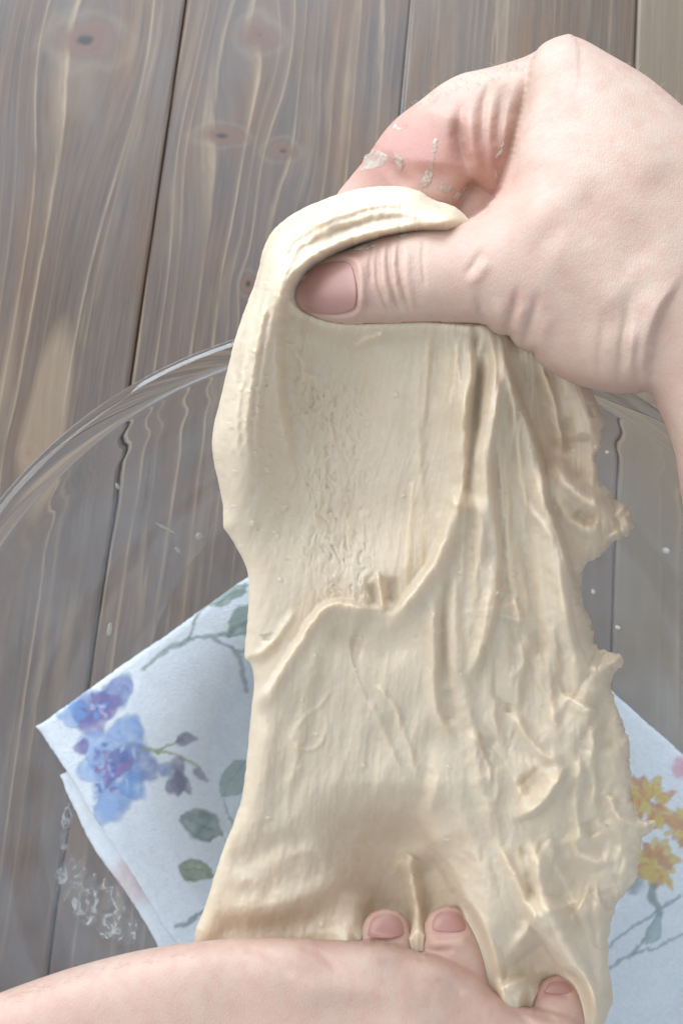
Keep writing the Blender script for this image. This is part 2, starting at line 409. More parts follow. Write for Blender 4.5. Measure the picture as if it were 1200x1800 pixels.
# ------------------------------------------------------------------ the folded towel
ZT = 0.0052
def towel():
    root = empty('kitchen_towel', at_z(600, 1400, 0))
    tag(root, 'folded white kitchen towel printed with flowers under the glass bowl', 'towel')
    t = NT('printed_flannel'); co = obj_coords(t)
    colr = attr(t, 'print').outputs['Color']
    f1 = t.noise(co, 900, 3, 0.6); f2 = t.noise(co, 2600, 2, 0.6)
    wv = t.n('ShaderNodeTexWave'); wv.inputs['Scale'].default_value = 480; wv.inputs['Distortion'].default_value = 4; t.put(wv.inputs['Vector'], co)
    h = t.math('ADD', t.math('ADD', f1, t.math('MULTIPLY', f2, 0.6)), t.math('MULTIPLY', wv.outputs['Fac'], 0.25))
    colr = t.mix(1.0, colr, (0.90, 0.90, 0.90), 'MULTIPLY')
    colr = t.mix(t.ramp(t.noise(co, 700, 4, 0.7), [(0.38, (0.42,) * 3), (0.60, (0,) * 3)]), colr, (0.72, 0.75, 0.82), 'MULTIPLY')
    t.set(Base_Color=colr, Roughness=0.95, Normal=t.bump(h, 0.8, 0.0008))
    t.b.inputs['Sheen Weight'].default_value = 0.25
    corners = [(673, 845), (65, 1275), (300, 1640), (511, 1968), (1300, 1960), (1420, 1540), (1200, 1330)]
    def paint(px, py, low):
        n = len(px); C = np.tile(np.array([0.86, 0.875, 0.90]), (n, 1))
        C *= (1 + 0.03 * fbm(px / 60, py / 60, 3, 3))[:, None]
        jx = px + 7 * fbm(px / 22, py / 22, 3, 31); jy = py + 7 * fbm(px / 22, py / 22, 3, 37)
        wc = 0.5 + 0.5 * fbm(px / 14, py / 14, 4, 41)                # watercolour unevenness
        def lay(mask, col, var=0.5):
            nonlocal C
            m = np.clip(mask, 0, 1) * (1 - var + var * wc)
            C = C * (1 - m[:, None]) + 0.85 * np.clip(np.mean(col) + (np.array(col) - np.mean(col)) * 1.35, 0.01, 1) * m[:, None]
        def petal(cx, cy, ln, wd, ang, col, var=0.55, soft=0.22):
            c, s = math.cos(math.radians(ang)), math.sin(math.radians(ang))
            dx, dy = jx - cx, jy - cy
            a = (dx * c - dy * s) / ln; b = (dx * s + dy * c) / (wd * np.clip(1.15 - 0.35 * (dx * c - dy * s) / ln, 0.3, 1.6))
            r = np.sqrt(a * a + b * b)
            lay(sstep(1 + soft, 1 - soft, r), col, var)
            lay(sstep(0.25, 0.0, np.abs(r - 0.95)) * 0.35, tuple(v * 0.5 for v in col), 0.6)
        def stem(pts, wd, col):
            L = catmull(pts, 5); sd, tt = line_sd(L, jx, jy)
            lay(sstep(wd, wd * 0.45, np.abs(sd)) * 0.9, col, 0.35)
        def leaf(cx, cy, ln, wd, ang, col):
            c, s = math.cos(math.radians(ang)), math.sin(math.radians(ang))
            dx, dy = jx - cx, jy - cy
            a = (dx * c - dy * s) / ln; b = np.abs(dx * s + dy * c) / (wd * np.clip(1 - np.abs(a) ** 2.2, 0.001, 1))
            m = sstep(1.12, 0.85, b) * (np.abs(a) < 1)
            lay(m, col, 0.45); lay(m * sstep(0.09, 0.02, np.abs(b * (1 - np.abs(a) ** 2.2))) * 0.5, tuple(v * 0.45 for v in col), 0.2)
            lay(m * sstep(0.5, 1.0, b) * 0.4, tuple(v * 0.5 for v in col), 0.5)
        if low:
            lay(sstep(60, 20, np.hypot(jx - 235, jy - 1545)) * 0.7, (0.72, 0.42, 0.38))
            lay(sstep(40, 10, np.hypot(jx - 165, jy - 1420)) * 0.25, (0.6, 0.5, 0.45))
            return C
        G = (0.17, 0.24, 0.19); G2 = (0.10, 0.18, 0.11); G3 = (0.24, 0.31, 0.27)
        # twig at the upper edge
        stem([(250, 1172), (290, 1140), (335, 1122), (390, 1112), (440, 1092)], 6, G3)
        stem([(335, 1122), (345, 1080), (380, 1055), (430, 1035)], 4, G3); stem([(375, 1122), (420, 1145), (470, 1150)], 4, G3)
        stem([(405, 1138), (425, 1170), (435, 1215)], 6, G3)
        leaf(436, 1085, 52, 24, 38, (0.22, 0.31, 0.26)); leaf(400, 1045, 45, 12, 30, (0.30, 0.38, 0.33))
        # blue flowers
        LB = (0.22, 0.37, 0.68); DB = (0.10, 0.15, 0.42); PU = (0.20, 0.14, 0.36); PB = (0.38, 0.52, 0.80)
        for a in ((130, 1262, 34, 16, 170, PB), (160, 1240, 36, 24, 20, DB), (205, 1215, 34, 22, 55, DB), (160, 1275, 26, 20, -60, PU), (185, 1240, 28, 20, 20, PU), (130, 1245, 24, 13, 150, LB)): petal(*a)
        for a in ((222, 1292, 38, 28, 70, LB), (168, 1315, 36, 24, 150, PB), (238, 1345, 40, 30, -20, DB), (196, 1395, 52, 30, -95, LB), (160, 1350, 30, 20, 190, PB), (225, 1375, 34, 24, -50, LB), (185, 1420, 34, 18, -110, PB)): petal(*a)
        for a in ((198, 1345, 30, 24, 10, PU), (180, 1345, 16, 14, 40, (0.33, 0.22, 0.42)), (212, 1352, 16, 13, 80, (0.28, 0.2, 0.42)), (205, 1328, 14, 10, 0, DB), (140, 1310, 14, 9, 60, PU)): petal(*a)
        for k in range(40):
            r_ = random.Random(k); a = r_.uniform(0, 6.28); q = r_.uniform(0, 46)
            petal(192 + q * math.cos(a), 1345 + q * math.sin(a), r_.uniform(4, 10), r_.uniform(2, 4), r_.uniform(0, 180), r_.choice([DB, PU, PB, (0.6, 0.66, 0.82)]), 0.4)
        for k in range(22):
            r_ = random.Random(100 + k); a = r_.uniform(0, 6.28); q = r_.uniform(0, 36)
            petal(168 + q * math.cos(a), 1244 + q * math.sin(a) * 0.7, r_.uniform(4, 9), r_.uniform(2, 4), r_.uniform(0, 180), r_.choice([DB, PU, LB, (0.6, 0.62, 0.8)]), 0.4)
        # buds
        YG = (0.30, 0.34, 0.16); PD = (0.115, 0.10, 0.20)
        stem([(243, 1318), (275, 1318), (300, 1306), (318, 1296)], 4, YG); stem([(275, 1318), (310, 1326), (345, 1345)], 3.5, YG)
        petal(326, 1298, 17, 10, 10, PD); petal(352, 1362, 18, 7, -50, PD); petal(312, 1345, 16, 12, -60, PD)
        for a in (-110, -85, -60): petal(310 + 20 * math.cos(math.radians(a)), 1362 - 14 * math.sin(math.radians(a)), 22, 9, a, PD)
        petal(290, 1352, 13, 10, 40, (0.22, 0.30, 0.52))
        # round leaves
        stem([(398, 1395), (400, 1430), (415, 1455)], 2.5, (0.30, 0.34, 0.32)); stem([(385, 1472), (398, 1478)], 2, G)
        leaf(411, 1368, 40, 22, 62, (0.20, 0.29, 0.21)); leaf(352, 1450, 42, 30, -20, (0.13, 0.21, 0.17)); leaf(341, 1530, 36, 23, -15, (0.17, 0.22, 0.09))
        stem([(305, 1632), (335, 1618), (370, 1600)], 6, (0.12, 0.14, 0.13)); stem([(372, 1535), (385, 1548)], 2, G)
        # pink bloom and yellow flowers on the right
        lay(sstep(26, 14, np.hypot((jx - 1198) * 1.2, jy - 1350)), (0.78, 0.36, 0.44))
        OR = (0.72, 0.34, 0.05); YE = (0.80, 0.55, 0.10)
        for (cx, cy, R, c1) in ((1140, 1412, 52, OR), (1160, 1520, 46, YE), (1208, 1455, 34, YE)):
            for k in range(46):
                r_ = random.Random(int(cx) + k); a = r_.uniform(0, 360); q = R * math.sqrt(r_.random()) * 0.85
                petal(cx + q * math.cos(math.radians(a)), cy + q * math.sin(math.radians(a)), r_.uniform(9, 16), r_.uniform(5, 8), -a, r_.choice([c1, YE, OR, (0.62, 0.25, 0.05), (0.85, 0.65, 0.25)]), 0.35)
        stem([(1150, 1560), (1152, 1585), (1162, 1610)], 9, (0.15, 0.20, 0.19)); lay(sstep(30, 12, np.hypot(jx - 1112, (jy - 1555) * 1.4)) * 0.9, (0.13, 0.18, 0.17))
        stem([(1070, 1668), (1100, 1640), (1150, 1610), (1200, 1575)], 4, (0.27, 0.33, 0.36)); stem([(1070, 1706), (1115, 1680), (1140, 1645), (1160, 1610)], 4, (0.27, 0.33, 0.36))
        leaf(1152, 1640, 30, 14, 60, (0.36, 0.46, 0.45)); stem([(1115, 1680), (1160, 1665), (1200, 1640)], 2.6, (0.3, 0.37, 0.4))
        return C
    lower = [(640, 1060), (250, 1290), (104, 1362), (118, 1405), (150, 1470), (212, 1560), (262, 1640), (330, 1760), (480, 1975), (1250, 1960), (1380, 1560), (1180, 1360)]
    def sheet(corners, z0, thick, low, seed):
        P = np.array([at_z(a, b, 0)[:2] for a, b in corners])
        P = catmull(np.vstack([P[i] + (P[(i + 1) % len(P)] - P[i]) * f for i in range(len(P)) for f in (0, 0.04, 0.35, 0.65, 0.96)]), 3, True)
        stp = 0.0010 if low else 0.0007
        X, Y = make_grid(P[:, 0].min() - 0.004, min(P[:, 0].max() + 0.004, 0.215), max(P[:, 1].min() - 0.004, -0.225), P[:, 1].max() + 0.004, stp)
        D = poly_sd(P, X, Y) + 0.0010 * fbm(X * 40, Y * 40, 2, 40 + seed) + 0.00035 * fbm(X * 700, Y * 700, 2, 44)
        D = np.minimum(D, np.minimum(0.212 - X, Y + 0.222))
        r = 0.0034
        prof = np.sqrt(np.clip(1 - (1 - np.clip(D / r, 0, 1)) ** 2, 0, 1))
        wav = 0.0007 * fbm(X * 35, Y * 35, 3, 50 + seed)
        edge = np.exp(-np.clip(D, 0, 1) / 0.008) * 0.0013 * (fbm(X * 60, Y * 60, 2, 9 + seed) + 0.5)
        tf = thick * 0.5 * prof + (wav * 0.8 + 0.5 * edge) * prof + 0.00013 * fbm(X * 600, Y * 600, 3, 5) * prof
        tb = thick * 0.5 * prof
        mid = np.full(X.shape, z0 + thick / 2)
        Pw = np.stack([X, Y, np.full(X.shape, z0 + thick)], -1).reshape(-1, 3)
        px, py = project(Pw)
        Cc = paint(px + 1.5 * fbm(X.ravel() * 700, Y.ravel() * 700, 2, 61), py + 1.5 * fbm(X.ravel() * 700, Y.ravel() * 700, 2, 62), low).reshape(*X.shape, 3)
        def place(x, y, w): return np.stack([x, y, w], -1) - np.array(root.location)
        o = relief_solid('folded_layer', X, Y, D, mid, tf, tb, t.m, root, place, {'print': Cc})
        o.data.flip_normals()
        return o
    a = sheet(lower, 0.0001, 0.0025, True, 1); a['label'] = 'lower folded layer with a pink print peeking out'
    sheet(corners, 0.0029, 0.0024, False, 2)
    return root
TOWEL = towel()

# ------------------------------------------------------------------ the glass bowl
BC = np.array([0.0124, -0.0322]); BZ = 0.0062
WALL = [(0.0, 0.0), (0.045, 0.0), (0.066, 0.0003), (0.078, 0.0030), (0.100, 0.0155), (0.122, 0.0375), (0.140, 0.0645), (0.1508, 0.0890), (0.1547, 0.1000), (0.1567, 0.1062)]
_w = catmull(WALL, 5); _t = np.gradient(_w, axis=0); _t /= np.linalg.norm(_t, axis=1)[:, None]
_i = _w + np.stack([-_t[:, 1], _t[:, 0]], -1) * 0.0036; _i[:, 0] = np.maximum(_i[:, 0], 0)
_i[:, 0] -= 0.00012 * np.exp(-((_i[:, 1] - 0.0955) / 0.0026) ** 2)     # faint ring below the rim
BEAD = np.array([(0.1572 + 0.0047 * math.cos(math.radians(a)), 0.1098 + 0.0042 * math.sin(math.radians(a))) for a in range(-50, 216, 19)])
PROF = np.vstack([_w, BEAD, _i[::-1]]); INN = _i[::-1]
INP = INN
def bowl():
    t = NT('clear_glass')
    t.set(Base_Color=(0.985, 0.993, 0.99, 1), Roughness=0.0, IOR=1.47)
    t.b.inputs['Transmission Weight'].default_value = 1.0
    co = obj_coords(t)
    t.set(Normal=t.bump(t.noise(co, 26, 2), 0.05, 0.004))
    dif = t.n('ShaderNodeBsdfDiffuse'); dif.inputs['Color'].default_value = (0.70, 0.76, 0.84, 1)
    ms = t.n('ShaderNodeMixShader')
    sz = t.n('ShaderNodeSeparateXYZ'); t.put(sz.inputs[0], co)
    low = t.math('MULTIPLY', t.math('SUBTRACT', 0.094, sz.outputs[2]), 60.0, clamp=True)
    t.put(ms.inputs[0], t.math('MULTIPLY', low, t.ramp(t.noise(co, 38, 4, 0.6), [(0.33, (0.025,) * 3), (0.68, (0.115,) * 3)])))
    t.put(ms.inputs[1], t.b.outputs[0]); t.put(ms.inputs[2], dif.outputs[0]); t.put(t.out.inputs['Surface'], ms.outputs[0])
    N = 192; k = len(PROF)
    A = np.arange(N) * 2 * math.pi / N
    V = np.stack([PROF[None, :, 0] * np.cos(A)[:, None], PROF[None, :, 0] * np.sin(A)[:, None], np.broadcast_to(PROF[None, :, 1], (N, k))], -1).reshape(-1, 3)
    Fc = []
    for i in range(N):
        j = np.arange(k - 1); a = i * k; b = (i + 1) % N * k
        Fc.append(np.stack([a + j, b + j, b + j + 1, a + j + 1], -1))
    o = link_mesh('mixing_bowl', V, np.vstack(Fc), t.m)
    import bmesh
    bm = bmesh.new(); bm.from_mesh(o.data); bmesh.ops.remove_doubles(bm, verts=bm.verts, dist=1e-6)
    bmesh.ops.recalc_face_normals(bm, faces=bm.faces); bm.to_mesh(o.data); bm.free()
    for p in o.data.polygons: p.use_smooth = True
    o.location = (BC[0], BC[1], BZ)
    return tag(o, 'large clear glass mixing bowl with a thick flared rim', 'bowl')
BOWL = bowl()
def on_bowl(px, py, lift=0.0003):
    """where the view ray of a pixel meets the inside of the bowl"""
    px = np.asarray(px, float).ravel(); py = np.asarray(py, float).ravel()
    d = np.stack([(px - 600) / FPX, (900 - py) / FPX, -np.ones_like(px)], -1) @ ROT.T
    rr = INP[::-1, 0]; zz = INP[::-1, 1] + BZ
    t = np.linspace(0.25, 0.46, 900)
    out = np.zeros((len(px), 3))
    for i in range(len(px)):
        P = CAM + d[i] * t[:, None]
        r = np.hypot(P[:, 0] - BC[0], P[:, 1] - BC[1])
        zs = np.interp(r, rr, zz)
        hit = np.argmax((P[:, 2] < zs + lift) & (r < 0.1530))
        out[i] = P[hit]
    return out

# ------------------------------------------------------------------ skin and dough materials
def skin_material():
    t = NT('skin'); co = obj_coords(t)
    red = attr(t, 'redness').outputs['Fac']
    big = t.noise(co, 55, 3, 0.55); mid = t.noise(co, 260, 3, 0.6)
    c = t.mix(t.ramp(big, [(0.28, (0,) * 3), (0.70, (1,) * 3)]), (0.567, 0.418, 0.331), (0.532, 0.349, 0.271))
    c = t.mix(t.math('MULTIPLY', t.math('SUBTRACT', mid, 0.44), 2.2, clamp=True), c, (0.516, 0.307, 0.240))
    c = t.mix(red, c, (0.474, 0.225, 0.182))
    vo = t.n('ShaderNodeTexVoronoi', feature='DISTANCE_TO_EDGE'); vo.inputs['Scale'].default_value = 1500
    mp = t.n('ShaderNodeMapping'); mp.inputs['Rotation'].default_value = (0, 0, 0.7); mp.inputs['Scale'].default_value = (1, 0.45, 1); t.put(mp.inputs[0], co)
    t.put(vo.inputs['Vector'], mp.outputs[0])
    h = t.math('ADD', t.math('MULTIPLY', t.math('MINIMUM', vo.outputs['Distance'], 0.18), 2.2), t.math('MULTIPLY', t.noise(co, 1900, 3, 0.6), 0.55))
    nb = t.bump(h, 0.38, 0.00020)
    nb = t.bump(t.noise(co, 320, 3, 0.55), 0.10, 0.0005, nb)
    t.set(Base_Color=c, Roughness=0.55, Normal=nb, Subsurface_Weight=0.16)
    t.b.inputs['Subsurface Radius'].default_value = (1.0, 0.42, 0.28); t.b.inputs['Subsurface Scale'].default_value = 0.0028
    t.b.inputs['Specular IOR Level'].default_value = 0.42
    return t.m
def nail_material():
    t = NT('fingernail'); co = obj_coords(t)
    tip = attr(t, 'tip').outputs['Fac']
    c = t.mix(tip, (0.409, 0.200, 0.162), (0.512, 0.334, 0.266))
    c = t.mix(t.math('MULTIPLY', t.noise(co, 180, 2), 0.35), c, (0.441, 0.282, 0.255))
    t.set(Base_Color=c, Roughness=0.40, Normal=t.bump(t.noise(co, 700, 2), 0.10, 0.0002), Subsurface_Weight=0.15)
    t.b.inputs['Subsurface Radius'].default_value = (1.0, 0.45, 0.35); t.b.inputs['Subsurface Scale'].default_value = 0.0015
    return t.m
def dough_material():
    t = NT('bread_dough'); co = obj_coords(t)
    f = t.n('ShaderNodeMapping'); f.inputs['Scale'].default_value = (1, 0.17, 0.3); t.put(f.inputs[0], co)
    n1 = t.noise(co, 70, 4, 0.6); n2 = t.noise(f.outputs[0], 640, 4, 0.62); n3 = t.noise(co, 1300, 3, 0.6)
    c = t.mix(t.ramp(n1, [(0.32, (0,) * 3), (0.70, (1,) * 3)]), (0.627, 0.504, 0.363), (0.657, 0.547, 0.406))
    c = t.mix(t.math('MULTIPLY', t.math('SUBTRACT', n2, 0.45), 1.4, clamp=True), c, (0.682, 0.587, 0.458))
    wet = t.ramp(t.noise(co, 120, 3), [(0.36, (0.34,) * 3), (0.60, (0.56,) * 3)])
    nb = t.bump(n2, 0.15, 0.0007); nb = t.bump(n3, 0.16, 0.0003, nb)
    t.set(Base_Color=c, Roughness=wet, Normal=nb, Subsurface_Weight=0.55)
    t.b.inputs['Subsurface Radius'].default_value = (1.0, 0.70, 0.40); t.b.inputs['Subsurface Scale'].default_value = 0.0034
    t.b.inputs['Specular IOR Level'].default_value = 0.42
    return t.m
SKIN, NAIL, DOUGH = skin_material(), nail_material(), dough_material()

# ------------------------------------------------------------------ the dough
# outlines of the three fingertips that press into it
F1 = [(630, 1720), (630, 1665), (633, 1640), (641, 1617), (657, 1602), (678, 1597), (700, 1602), (714, 1618), (722, 1645), (726, 1690), (715, 1740), (650, 1750)]
F2 = [(738, 1790), (739, 1700), (743, 1640), (751, 1612), (767, 1597), (788, 1592), (808, 1598), (823, 1616), (838, 1645), (850, 1680), (857, 1715), (864, 1770), (840, 1830), (770, 1830)]
F4 = [(922, 1850), (928, 1785), (937, 1750), (952, 1726), (975, 1714), (1000, 1719), (1017, 1740), (1027, 1775), (1031, 1815), (1035, 1880), (990, 1920), (940, 1900)]
FINGERS = (F1, F2, F4)
def dough():
    out = [(600, 340), (640, 330), (690, 327), (730, 333), (760, 350), (790, 360), (815, 376), (860, 430), (930, 520), (1000, 610), (1032, 670), (1045, 700), (1060, 735), (1057, 770), (1045, 800), (1048, 830), (1065, 855), (1085, 880), (1100, 893), (1110, 910), (1108, 935), (1090, 950), (1076, 952), (1060, 970), (1040, 985), (1022, 1005), (1018, 1030), (1025, 1060), (1035, 1090), (1043, 1115), (1050, 1140), (1075, 1148), (1090, 1152), (1094, 1170), (1080, 1182), (1074, 1200), (1078, 1230), (1092, 1270), (1105, 1310), (1108, 1350), (1110, 1400), (1122, 1438), (1150, 1442), (1143, 1456), (1128, 1478), (1122, 1510), (1118, 1540), (1105, 1565), (1083, 1585), (1075, 1610), (1070, 1660), (1070, 1700), (1075, 1735), (1076, 1760), (1065, 1790), (1055, 1820), (1020, 1850), (960, 1865), (800, 1860), (600, 1820), (420, 1790), (352, 1740), (340, 1690), (342, 1650), (347, 1625), (362, 1590), (380, 1530), (398, 1480), (420, 1420), (430, 1370), (437, 1300), (443, 1240), (447, 1200), (440, 1166), (430, 1155), (433, 1110), (437, 1060), (436, 1010), (425, 980), (405, 945), (393, 925), (392, 890), (382, 840), (374, 800), (374, 760), (385, 710), (400, 650), (412, 600), (428, 550), (445, 505), (455, 470), (462, 440), (480, 405), (510, 380), (550, 358)]
    P = catmull(out, 5, True)
    st = 1.8
    X, Y = make_grid(325, 1165, 315, 1880, st)
    D = poly_sd(P, X, Y)
    rag = sstep(930, 1060, X) * sstep(680, 800, Y) * (1 - sstep(1600, 1750, Y))
    D = D + (1.2 + 4.5 * rag) * fbm(X / 15, Y / 15, 3, 2) * sstep(30, 5, np.abs(D))
    # middle surface: falls away from the upper hand to the lower one
    mid = np.interp(Y, [320, 420, 600, 850, 1100, 1350, 1650, 1880], [-10, 0, -5, -65, -140, -240, -375, -455])
    mid = mid - 18 * sstep(900, 1080, X) * (1 - sstep(900, 1300, Y)) * sstep(560, 700, Y)      # flap on the right hangs lower
    mid = mid - 16 * ((X - 700) / 360) ** 2
    mid = blur(mid, 80)
    # thickness: thick rolled border, rounded outline
    R = 44.0
    prof = np.sqrt(np.clip(1 - (1 - np.clip(D / R, 0, 1)) ** 2, 0, 1))
    H = np.zeros(X.shape)
    thick = 34.0
    S = [
        # rolled left border and the roll over the finger
        ('ridge', 52, 40, [(640, 372), (570, 385), (505, 432), (470, 505), (452, 590), (436, 680), (428, 770), (440, 870), (470, 960)], {'taper': 0.3}),
        ('ridge', 42, 34, [(520, 410), (590, 377), (680, 358), (760, 368), (840, 410)], {'taper': 0.2}),
        ('step', 30, 55, [(525, 860), (508, 770), (496, 690), (492, 620), (495, 560), (504, 515), (530, 474), (580, 443), (650, 418), (740, 402), (800, 398)], {'e': 6, 'taper': 0.3}),
        # hollow of the middle sheet
        ('ridge', -30, 75, [(590, 560), (585, 680), (600, 800), (620, 920), (650, 1030)], {'taper': 0.3}),
        ('ridge', -12, 40, [(740, 600), (745, 700), (740, 850), (720, 1000)], {'taper': 0.3}),
        ('ridge', 9, 5, [(612, 614), (640, 598), (660, 592), (684, 582)], {'wn': 9}),
        ('ridge', 6, 7, [(520, 690), (535, 662), (552, 668), (560, 690)], {}), ('ridge', 5, 6, [(515, 612), (532, 640), (528, 665)], {}),
        ('step', 7, 30, [(722, 830), (718, 880), (712, 940), (708, 1000), (712, 1040)], {'e': 3}),
        # stretched ridges below the thumb
        ('step', 9, 16, [(800, 585), (797, 640), (790, 690), (780, 735)], {'e': 3}),
        ('step', 13, 26, [(816, 760), (824, 700), (838, 650), (850, 590)], {'e': 4}),
        ('ridge', 8, 9, [(835, 585), (828, 640), (818, 700), (805, 780), (800, 850)], {}),
        ('ridge', -8, 6, [(775, 590), (772, 650), (768, 720)], {}), ('ridge', 6, 6, [(752, 580), (750, 650), (742, 760)], {}),
        ('ridge', -9, 9, [(862, 590), (852, 660), (846, 730), (850, 800)], {}), ('ridge', 7, 7, [(872, 620), (868, 690), (858, 760), (852, 850), (858, 930)], {}),
        # long folds
        ('step', 17, 36, [(896, 1020), (882, 992), (877, 955), (869, 880), (865, 800), (874, 730), (882, 660)], {'e': 3.5, 'bead': 3}),
        ('step', 15, 34, [(832, 1205), (852, 1145), (869, 1085), (876, 1035), (877, 965)], {'e': 3.5, 'bead': 3}),
        ('step', 26, 46, [(1046, 1130), (1022, 1055), (1005, 1010), (990, 960), (975, 915), (961, 880), (955, 830), (940, 770), (915, 710), (896, 650), (889, 605)], {'e': 4, 'bead': 5, 'taper': 0.14}),
        ('ridge', 11, 7, [(890, 600), (892, 650), (901, 705), (906, 745), (912, 800), (916, 850), (932, 895), (962, 935), (985, 975)], {}),
        ('ridge', -10, 7, [(905, 790), (922, 868), (945, 902), (975, 945)], {}),
        ('ridge', -30, 30, [(920, 620), (938, 700), (958, 780), (972, 860)], {'taper': 0.25}),
        ('step', 12, 14, [(993, 806), (986, 762), (973, 700), (950, 632)], {'e': 3, 'bead': 3}), ('ridge', -14, 7, [(992, 730), (996, 765), (994, 800)], {}),
        ('ridge', 5, 4, [(962, 650), (975, 700), (984, 745)], {}), ('ridge', -9, 8, [(1000, 690), (1000, 730), (996, 770)], {}), ('ridge', -10, 6, [(1040, 705), (1042, 735)], {}),
        # curled flap at the right
        ('ridge', 22, 15, [(966, 780), (980, 820), (1005, 858), (1032, 880), (1062, 890), (1095, 900)], {'taper': 0.3}),
        ('ridge', 16, 12, [(968, 845), (990, 893), (1016, 922), (1050, 934), (1075, 925)], {'taper': 0.3}), ('ridge', -16, 8, [(1010, 895), (1025, 912), (1050, 915)], {}),
        ('ridge', 20, 12, [(1085, 890), (1102, 905), (1104, 930), (1088, 940), (1078, 930)], {'taper': 0.1}), ('ridge', -16, 26, [(1020, 760), (1022, 810), (1035, 845)], {}),
        # torn pocket in the middle
        ('step', 19, 46, [(664, 1078), (640, 1064), (600, 1056), (570, 1062), (545, 1088), (520, 1127), (488, 1178), (460, 1218), (440, 1245)], {'e': 4, 'bead': 5, 'taper': 0.12}),
        ('step', 25, 44, [(800, 850), (790, 890), (780, 925), (762, 975), (740, 1013), (713, 1046), (692, 1074), (674, 1078)], {'e': 5, 'bead': 9, 'taper': 0.14}),
        ('ridge', -22, 6, [(652, 1022), (656, 1048), (658, 1072)], {'taper': 0.3, 'jit': 1}), ('ridge', -24, 9, [(690, 1010), (688, 1045), (687, 1068)], {'taper': 0.3, 'jit': 1}),
        ('ridge', 20, 3.2, [(662, 1000), (668, 1040), (673, 1078)], {'jit': 1}),         ('ridge', -12, 6, [(468, 1112), (470, 1128)], {}), ('ridge', 8, 6, [(432, 1158), (455, 1148), (485, 1122), (520, 1070)], {}), ('ridge', -8, 8, [(442, 1178), (470, 1160), (500, 1120)], {}),
        ('ridge', -18, 26, [(560, 1120), (620, 1110), (690, 1130), (740, 1090)], {'taper': 0.3}),
        # cords right of the middle
        ('ridge', -14, 5, [(790, 985), (784, 1050), (779, 1120), (781, 1185), (790, 1235)], {}), ('ridge', 15, 9, [(764, 1030), (761, 1110), (761, 1200), (768, 1255), (786, 1292), (802, 1322)], {}),
        ('ridge', -15, 8, [(787, 1205), (789, 1240), (796, 1275)], {}), ('ridge', 10, 10, [(800, 1010), (797, 1090), (800, 1170), (812, 1215)], {}), ('ridge', -8, 6, [(812, 930), (802, 985), (796, 1030)], {}),
        ('ridge', 9, 7, [(860, 1020), (850, 1090), (838, 1150), (815, 1205)], {}), ('step', 10, 18, [(862, 1390), (862, 1350), (845, 1310), (840, 1275)], {'e': 3}),
        ('step', 12, 18, [(903, 1102), (916, 1091), (914, 1073), (900, 1045)], {'e': 3, 'bead': 3}), ('ridge', -9, 9, [(905, 1110), (935, 1120), (950, 1160)], {}),
        ('ridge', 8, 5, [(872, 1042), (884, 1045)], {'taper': 0.1}), ('ridge', -12, 7, [(866, 1290), (870, 1330), (868, 1360)], {}), ('ridge', -11, 5, [(896, 1235), (893, 1255)], {}),
        ('ridge', 8, 8, [(915, 1120), (920, 1170), (912, 1220), (905, 1260)], {}), ('ridge', 7, 7, [(965, 1090), (975, 1150), (978, 1200)], {}),
        # right hand mass standing over the hollow above the fingers
        ('step', 14, 110, [(764, 1285), (756, 1375), (744, 1428), (752, 1466), (779, 1522), (810, 1580), (840, 1645), (858, 1690), (862, 1740)], {'e': 8, 'h2': 66, 'taper': 0.28}),
        ('ridge', -110, 80, [(690, 1370), (690, 1450), (685, 1540), (680, 1620), (690, 1700)], {'taper': 0.35}), ('ridge', -42, 38, [(745, 1480), (775, 1545), (792, 1610), (800, 1680)], {'taper': 0.25}),
        ('ridge', 40, 13, [(708, 1490), (722, 1535), (731, 1590), (734, 1640), (733, 1710)], {'taper': 0.3, 'jit': 1}), ('ridge', 12, 16, [(690, 1512), (712, 1518), (728, 1500)], {}),
        ('ridge', 20, 24, [(632, 1560), (622, 1610), (612, 1680)], {}),
        ('ridge', 20, 9, [(870, 1470), (886, 1506), (911, 1556), (926, 1600), (929, 1625), (910, 1656), (886, 1678)], {}), ('ridge', -30, 7, [(915, 1480), (926, 1512), (935, 1562), (925, 1590)], {}),
        ('ridge', 36, 20, [(938, 1470), (946, 1547), (967, 1613), (1004, 1683), (1036, 1745), (1046, 1800)], {'taper': 0.15}),
        ('step', 34, 55, [(925, 1575), (936, 1620), (958, 1654), (981, 1692), (1010, 1730), (1028, 1775), (1030, 1830)], {'e': 5, 'h2': 44, 'taper': 0.15}),
        ('ridge', -12, 6, [(1000, 1590), (1025, 1650), (1045, 1720), (1052, 1770)], {}), ('ridge', 12, 10, [(1060, 1580), (1058, 1660), (1062, 1730), (1050, 1790)], {}),
        ('ridge', -40, 34, [(915, 1660), (945, 1700), (975, 1740), (990, 1790)], {'taper': 0.15}), ('ridge', 34, 40, [(880, 1720), (895, 1760), (900, 1800)], {}),
        # flaps and lumps of the torn right side
        ('step', 26, 42, [(896, 1440), (915, 1438), (942, 1427), (969, 1400), (989, 1364), (999, 1338)], {'e': 4, 'bead': 6, 'taper': 0.28}),
        ('ridge', 15, 9, [(890, 1250), (911, 1272), (934, 1307), (958, 1330), (997, 1341)], {}), ('ridge', -10, 16, [(925, 1360), (945, 1385)], {}), ('ridge', -8, 5, [(918, 1355), (922, 1380), (935, 1400)], {}),
        ('step', 14, 22, [(1055, 1255), (1030, 1240), (1010, 1230), (985, 1215)], {'e': 3.5, 'bead': 4}), ('ridge', 14, 8, [(1052, 1250), (1044, 1287), (1040, 1335), (1043, 1390), (1034, 1430)], {}),
        ('ridge', 18, 10, [(1034, 1180), (1060, 1178), (1078, 1165), (1090, 1155)], {}), ('ridge', -14, 12, [(1040, 1150), (1062, 1160)], {}), ('ridge', -14, 14, [(1055, 1210), (1062, 1260), (1072, 1330)], {}),
